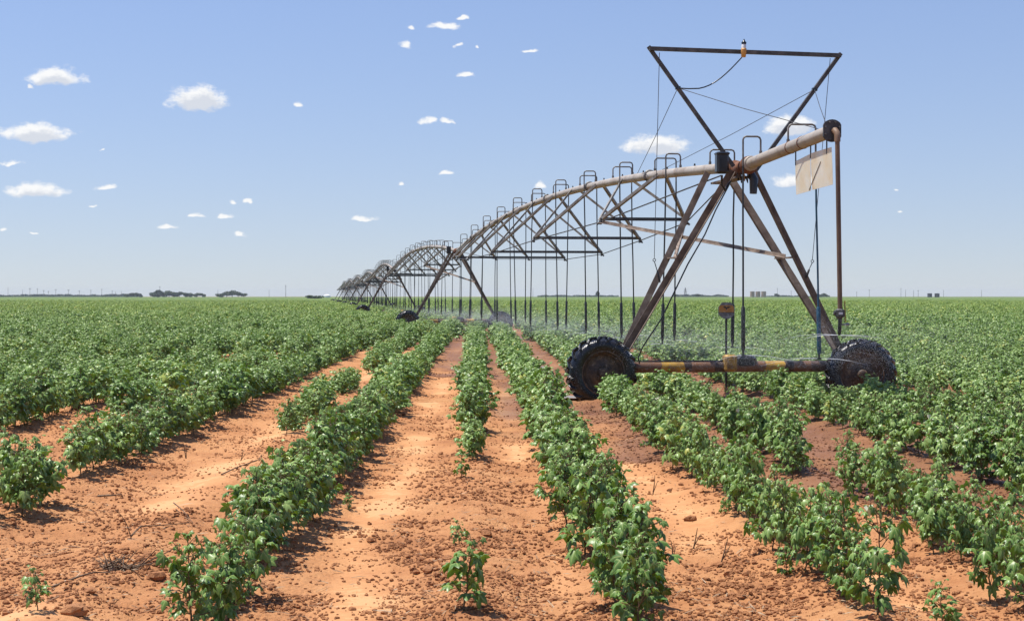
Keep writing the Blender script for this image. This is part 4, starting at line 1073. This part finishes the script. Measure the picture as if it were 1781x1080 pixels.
# ------------------------------------------------------------------ water spray
def spray():
    Vs = []
    def add_drops(P, s):
        n = len(P); A = RNG.normal(size=(n, 3)); B = RNG.normal(size=(n, 3))
        A /= np.linalg.norm(A, axis=1)[:, None]; B /= np.linalg.norm(B, axis=1)[:, None]; s = np.asarray(s)[:, None]
        T = np.stack([P + A * s, P + B * s, P - (A + B) * s * .6], 1); Vs.append(T.reshape(-1, 3))
    for i, p in enumerate(NOZZ):
        if p.y > 170: continue
        k = 4500 if p.y < 60 else (2200 if p.y < 100 else 900)
        r = 2.6 * RNG.random(k) ** .55; q = RNG.random(k) * 6.283
        z = p.z + .02 + .12 * np.sin(np.pi * np.clip(r / 2.2, 0, 1)) - .42 * (r / 2.6) ** 2.2 + RNG.normal(size=k) * .05 * r
        P_ = np.stack([p.x + r * np.cos(q), p.y + r * np.sin(q), np.maximum(z, .05)], 1)
        add_drops(P_, RNG.uniform(.0015, .0042, k) * (1 if p.y < 60 else 1.7))
        if p.y < 85:   # fine drifting mist
            m = 12000 if p.y < 60 else 5000; P2 = np.stack([p.x + RNG.normal(size=m) * 1.1 + .3, p.y + RNG.normal(size=m) * 1.1, p.z - .10 + np.abs(RNG.normal(size=m)) * .26], 1); add_drops(P2, RNG.uniform(.0018, .0044, m) * (1 if p.y < 60 else 1.6))
    V = np.concatenate(Vs); F = np.arange(len(V)).reshape(-1, 3)
    # thin jets leaving the nearer nozzles
    mb = MB(); rs = random.Random(4)
    for p in NOZZ:
        if p.y > 45: continue
        big = abs(p.y - 20.6) < .6
        for k in range(7 if big else 4):
            q = 2 * math.pi * (k + rs.random() * .7) / (7 if big else 4); L = rs.uniform(.3, 1.0) * (1.4 if big else 1); d = Vector((math.cos(q), math.sin(q), 0)); pts = []
            for t in np.linspace(0, 1, 6): pts.append(p + d * L * t + Vector((0, 0, (.05 * t - .13 * t * t) * L)))
            mb.tube(pts, [.0028, .0028, .0024, .002, .0014, .0006], 3, cap=False)
    jv = np.array(mb.v); jf = []
    for f in mb.f: jf += [(f[0], f[1], f[2]), (f[0], f[2], f[3])]
    me = mesh_np('water_spray', np.concatenate([V, jv]), np.concatenate([F, np.array(jf) + len(V)]), M['drops'])
    tag(link_mesh('water_spray', me), 'fine white water spray drifting from the hanging nozzles', 'water spray', kind='stuff')
spray()

# ------------------------------------------------------------------ far things on the horizon
def crown_mesh(seed, w, h):
    rr = np.random.default_rng(seed); nl = 7; n = 900
    lob = np.stack([rr.uniform(-.32, .32, nl) * w, rr.uniform(-.32, .32, nl) * w, rr.uniform(.35, .78, nl) * h], 1); rad = rr.uniform(.20, .34, nl) * w
    i = rr.integers(0, nl, n); d = rr.normal(size=(n, 3)); d /= np.linalg.norm(d, axis=1)[:, None]
    P = lob[i] + d * (rad[i] * rr.random(n) ** .35)[:, None] * np.array([1, 1, .85 * h / w * 1.1]); P[:, 2] = np.clip(P[:, 2], .12 * h, None)
    A = rr.normal(size=(n, 3)); A /= np.linalg.norm(A, axis=1)[:, None]; B = np.cross(A, rr.normal(size=(n, 3))); B /= np.linalg.norm(B, axis=1)[:, None]
    s = rr.uniform(.03, .065, n)[:, None] * w
    V = np.stack([P - A * s - B * s, P + A * s - B * s * .6, P + A * s + B * s, P - A * s * .6 + B * s], 1).reshape(-1, 3)
    return mesh_np('crown', V, np.arange(n * 4).reshape(-1, 4), M['treeleaf'])
CR = [crown_mesh(60 + k, 8.0, 7.0) for k in range(5)]
def trunk_mesh(): 
    mb = MB().tube([(0, 0, -.3), (.05, 0, 1.5), (.2, .1, 3.4)], [.28, .22, .12], 7)
    for k in range(4):
        q = k * 1.6; mb.tube([(.08, 0, 1.6 + .3 * k), (.9 * math.cos(q), .9 * math.sin(q), 3 + .2 * k), (1.7 * math.cos(q), 1.7 * math.sin(q), 4.4)], [.12, .08, .04], 5)
    return mb.mesh('trunk', M['bark'])
TRK = trunk_mesh()
def tree(px, top, y, label, group, wpx=None):
    x = (px - CX) / FPX * y; h = (HY - top) / FPX * y + CAM_H; s = h / 6.3
    o = empty('tree', (x, y, 0), px * .37); w = s if wpx is None else (wpx / FPX * y) / 7.0
    o.scale = (w, w, s); link_mesh('trunk', TRK, o); link_mesh('crown', CR[int(px) % 5], o); tag(o, label, 'tree', group)
def trees(xs, tops, ws, y, where, group):
    n = len(xs)
    for i, (px, tp, w) in enumerate(zip(xs, tops, ws)):
        nm = 'leftmost' if i == 0 else ('rightmost' if i == n - 1 else ORDW[i + 1] + ' from the left')
        tree(px, tp, y + (i % 3) * 9, 'dark distant tree, %s of %s' % (nm, where), group, w)
trees([220, 228, 237, 246], [511.5, 509, 509.5, 511], [7, 11, 10, 7], 1500, 'the small clump left of the grove', 'trees of the small far clump')
trees([268, 276, 285, 294, 303, 312, 322, 332, 342, 352], [508, 505.5, 506.5, 507, 507.5, 508, 509.5, 510, 510, 510.5], [15, 16, 16, 16, 15, 15, 14, 13, 13, 12], 1450, 'the long dark grove on the horizon', 'trees of the long far grove')
trees([385, 394, 404, 414, 424], [509.5, 508, 506.5, 508.5, 511], [13, 15, 17, 13, 10], 1400, 'the round grove on the horizon', 'trees of the round far grove')
trees([1425, 1432, 1437], [512, 510.5, 511.5], [7, 10, 6], 1500, 'the clump behind the blue hose', 'trees behind the blue hose')
tree(1039, 507.5, 1600, 'pointed dark tree on the horizon between two drop hoses', None, 6)
tree(1352, 511, 1500, 'small round tree right of the tan tanks', None, 8)
tree(1214, 512, 1500, 'small bush-like tree by the lattice tower', None, 7)
# bush near the pivot end
tree(545, 513.2, 700, 'low green bush on the field edge by the white dome', None, 24)
def far_line(xa, xb, y, hpx, label):
    rr = np.random.default_rng(abs(int(xa))); n = int((xb - xa) * 26)
    px = xa + (xb - xa) * rr.random(n); hh = hpx * (.35 + .65 * vnoise(px * .16, px * 0, 8)) * rr.random(n) ** .6
    yy = y + rr.uniform(-12, 12, n); P = np.stack([(px - CX) / FPX * y, yy, CAM_H * 0 + .2 + hh / FPX * y + 0 * px], 1)
    A = rr.normal(size=(n, 3)); A /= np.linalg.norm(A, axis=1)[:, None]; B = np.cross(A, rr.normal(size=(n, 3))); B /= np.linalg.norm(B, axis=1)[:, None]; s = rr.uniform(.35, .8, n)[:, None]
    V = np.stack([P - A * s - B * s, P + A * s - B * s, P + A * s + B * s, P - A * s + B * s], 1).reshape(-1, 3)
    tag(link_mesh('far_tree_line', mesh_np('far_tree_line', V, np.arange(4 * n).reshape(-1, 4), M['treeleaf'])), label, 'tree line', kind='stuff')
far_line(-120, 245, 2000, 5.5, 'thin dark tree line along the left horizon')
far_line(1170, 1265, 2000, 5, 'thin dark tree line behind the nearest tower')
far_line(935, 1075, 2000, 3.6, 'faint broken tree line on the horizon behind the drop hoses')
far_line(1335, 1440, 2000, 3.2, 'faint low scrub on the horizon right of the tan tanks')
# poles
def pole(px, top, y, arm, label, r=.17):
    x = (px - CX) / FPX * y; h = (HY - top) / FPX * y + CAM_H; o = empty('utility_pole', (x, y, 0))
    MB().tube([(0, 0, -.5), (0, 0, h)], [r * 1.2, r * .8], 8).build('pole_shaft', M['pole'], o)
    if arm:
        MB().bar((-arm, 0, h - .6), (arm, 0, h - .6), .18, .22).build('crossarm', M['pole'], o)
        for s in (-1, 1): MB().bar((s * arm * .75, 0, h - .6), (0, 0, h - 1.7), .1).build('arm_brace', M['pole'], o)
        for s in (-1, 0, 1): MB().tube([(s * arm * .85, 0, h - .5), (s * arm * .85, 0, h - .2)], .08, 6).build('insulator', M['white'], o)
    tag(o, label, 'utility pole', 'utility poles on the horizon')
LP = [(14, 500, 0), (39, 504, 0), (52, 501, 1.2), (65, 501.5, .7), (76, 504.5, 1.0), (84, 506, .6), (97, 503, 1.3), (119, 503.5, 1.3), (138, 505, .8), (158, 504, .6), (177, 502.5, .7), (195, 505, .5), (201, 507, 0), (211, 506, 0), (278, 498, .5), (379, 503.5, 0), (468, 504, 0), (497, 496, .3)]
for i, (px, tp, arm) in enumerate(LP):
    lb = {0: 'leftmost bare pole on the horizon', 14: 'thin pole rising out of the long dark grove', 15: 'thin pole left of the round grove', 16: 'faint pole just left of the tallest lone pole', 17: 'tallest lone pole on the left horizon'}.get(i, 'far pole on the left horizon, %s from the left edge' % ORDW[i + 1])
    pole(px, tp, 1700 if px != 497 else 1300, arm, lb)
RPL = [(927, 501, 0), (1352, 501, .5), (1376, 505, .3), (1420, 504, .5), (1490, 507, .4), (1512, 503.5, .8), (1567, 501, .4), (1575, 504, 0), (1589, 504.5, 0), (1597, 504.5, .9), (1641, 504, .3), (1707, 504, 0)]
for i, (px, tp, arm) in enumerate(RPL):
    lb = {0: 'thin far pole between drop hoses of the nearest span', 1: 'far pole just right of the tan tanks', 11: 'rightmost thin pole on the horizon', 10: 'far pole just right of the two dark tanks'}.get(i, 'far pole on the right horizon, %s counted from the tan tanks' % ORDW[i])
    pole(px, tp, 1700, arm, lb)
# lattice tower
lt = empty('lattice_tower', ((1192 - CX) / FPX * 1700, 1700, 0)); H = (HY - 500.5) / FPX * 1700 + CAM_H
for sx in (-1, 1):
    for sy in (-1, 1): MB().bar((sx * 1.5, sy * 1.5, -.3), (sx * .25, sy * .25, H), .28).build('corner_leg', M['pole'], lt)
for k in range(5):
    z0, z1 = H * k / 5, H * (k + 1) / 5; w0, w1 = 1.5 - 1.25 * k / 5, 1.5 - 1.25 * (k + 1) / 5
    for sy in (-1, 1): MB().bar((-w0, sy * w0, z0), (w1, sy * w1, z1), .2).build('lattice_brace', M['pole'], lt); MB().bar((w0, sy * w0, z0), (-w1, sy * w1, z1), .2).build('lattice_brace', M['pole'], lt)
for z, a in ((H * .62, 2.0), (H * .82, 1.5)): MB().bar((-a, 0, z), (a, 0, z), .35).build('crossarm', M['pole'], lt)
tag(lt, 'dark lattice tower on the horizon between the near tower legs', 'lattice tower')
# tanks
def tank(px0, px1, top, y, mat, name, label, group, box=False):
    x0, x1 = (px0 - CX) / FPX * y, (px1 - CX) / FPX * y; r = (x1 - x0) / 2; h = (HY - top) / FPX * y + CAM_H; o = empty(name, ((x0 + x1) / 2, y, 0))
    MB().lathe([(-.2, r), (h * .97, r)], (0, 0, 0), (0, 0, 1), 20).build('tank_wall', M[mat], o)
    MB().lathe([(h * .97, r * 1.02), (h * .985, r * 1.02), (h, r * .3), (h, 0)], (0, 0, 0), (0, 0, 1), 20).build('tank_roof', M[mat], o)
    MB().lathe([(h * .5, r * 1.005), (h * .5, r * 1.03), (h * .53, r * 1.03), (h * .53, r * 1.005)], (0, 0, 0), (0, 0, 1), 20).build('tank_band', M[mat], o)
    for k in range(5): MB().bar((-.3, -r * 1.03, h * k / 5 + .3), (.3, -r * 1.03, h * k / 5 + .3), .08).build('ladder_rung', M['pole'], o)
    tag(o, label, 'tank', group)
for i, (a, b) in enumerate(((1304.5, 1312.5), (1314, 1322.5), (1324, 1332.5))):
    tank(a, b, 506.8, 1500, 'tan', 'storage_tank', '%s of the three tan storage tanks' % ['left', 'middle', 'right'][i], 'tan tanks on the horizon')
for i, (a, b) in enumerate(((1613, 1621), (1625.5, 1634))):
    tank(a, b, 510.2, 1400, 'tankdark', 'storage_tank', '%s of the two dark tanks on the right horizon' % ['left', 'right'][i], 'dark tanks on the horizon')
dm = empty('white_dome', ((569 - CX) / FPX * 1200, 1200, 0))
MB().lathe([(-.2, 2.5), (1.9, 2.5)], (0, 0, 0), (0, 0, 1), 20).build('tank_wall', M['white'], dm)
MB().lathe([(1.9, 2.55), (2.3, 2.2), (2.75, 1.2), (2.95, 0)], (0, 0, 0), (0, 0, 1), 20).build('domed_roof', M['white'], dm)
tag(dm, 'small white domed tank just left of the irrigation line end', 'tank')

# ------------------------------------------------------------------ hazy air over the plain
def haze():
    mb = MB(); mb.box((0, 2400, 8.5), (7400, 5600, 19)); m = bpy.data.materials.new('haze_air'); m.use_nodes = True; nt = m.node_tree; nt.nodes.clear()
    o_ = nt.nodes.new('ShaderNodeOutputMaterial'); v = nt.nodes.new('ShaderNodeVolumePrincipled'); v.inputs['Density'].default_value = .00011
    v.inputs['Color'].default_value = (.80, .86, .95, 1); v.inputs['Anisotropy'].default_value = .0
    nt.links.new(v.outputs[0], o_.inputs['Volume'])
    tag(mb.build('haze', m), 'thin pale haze over the distant plain', 'haze', kind='stuff')
haze()
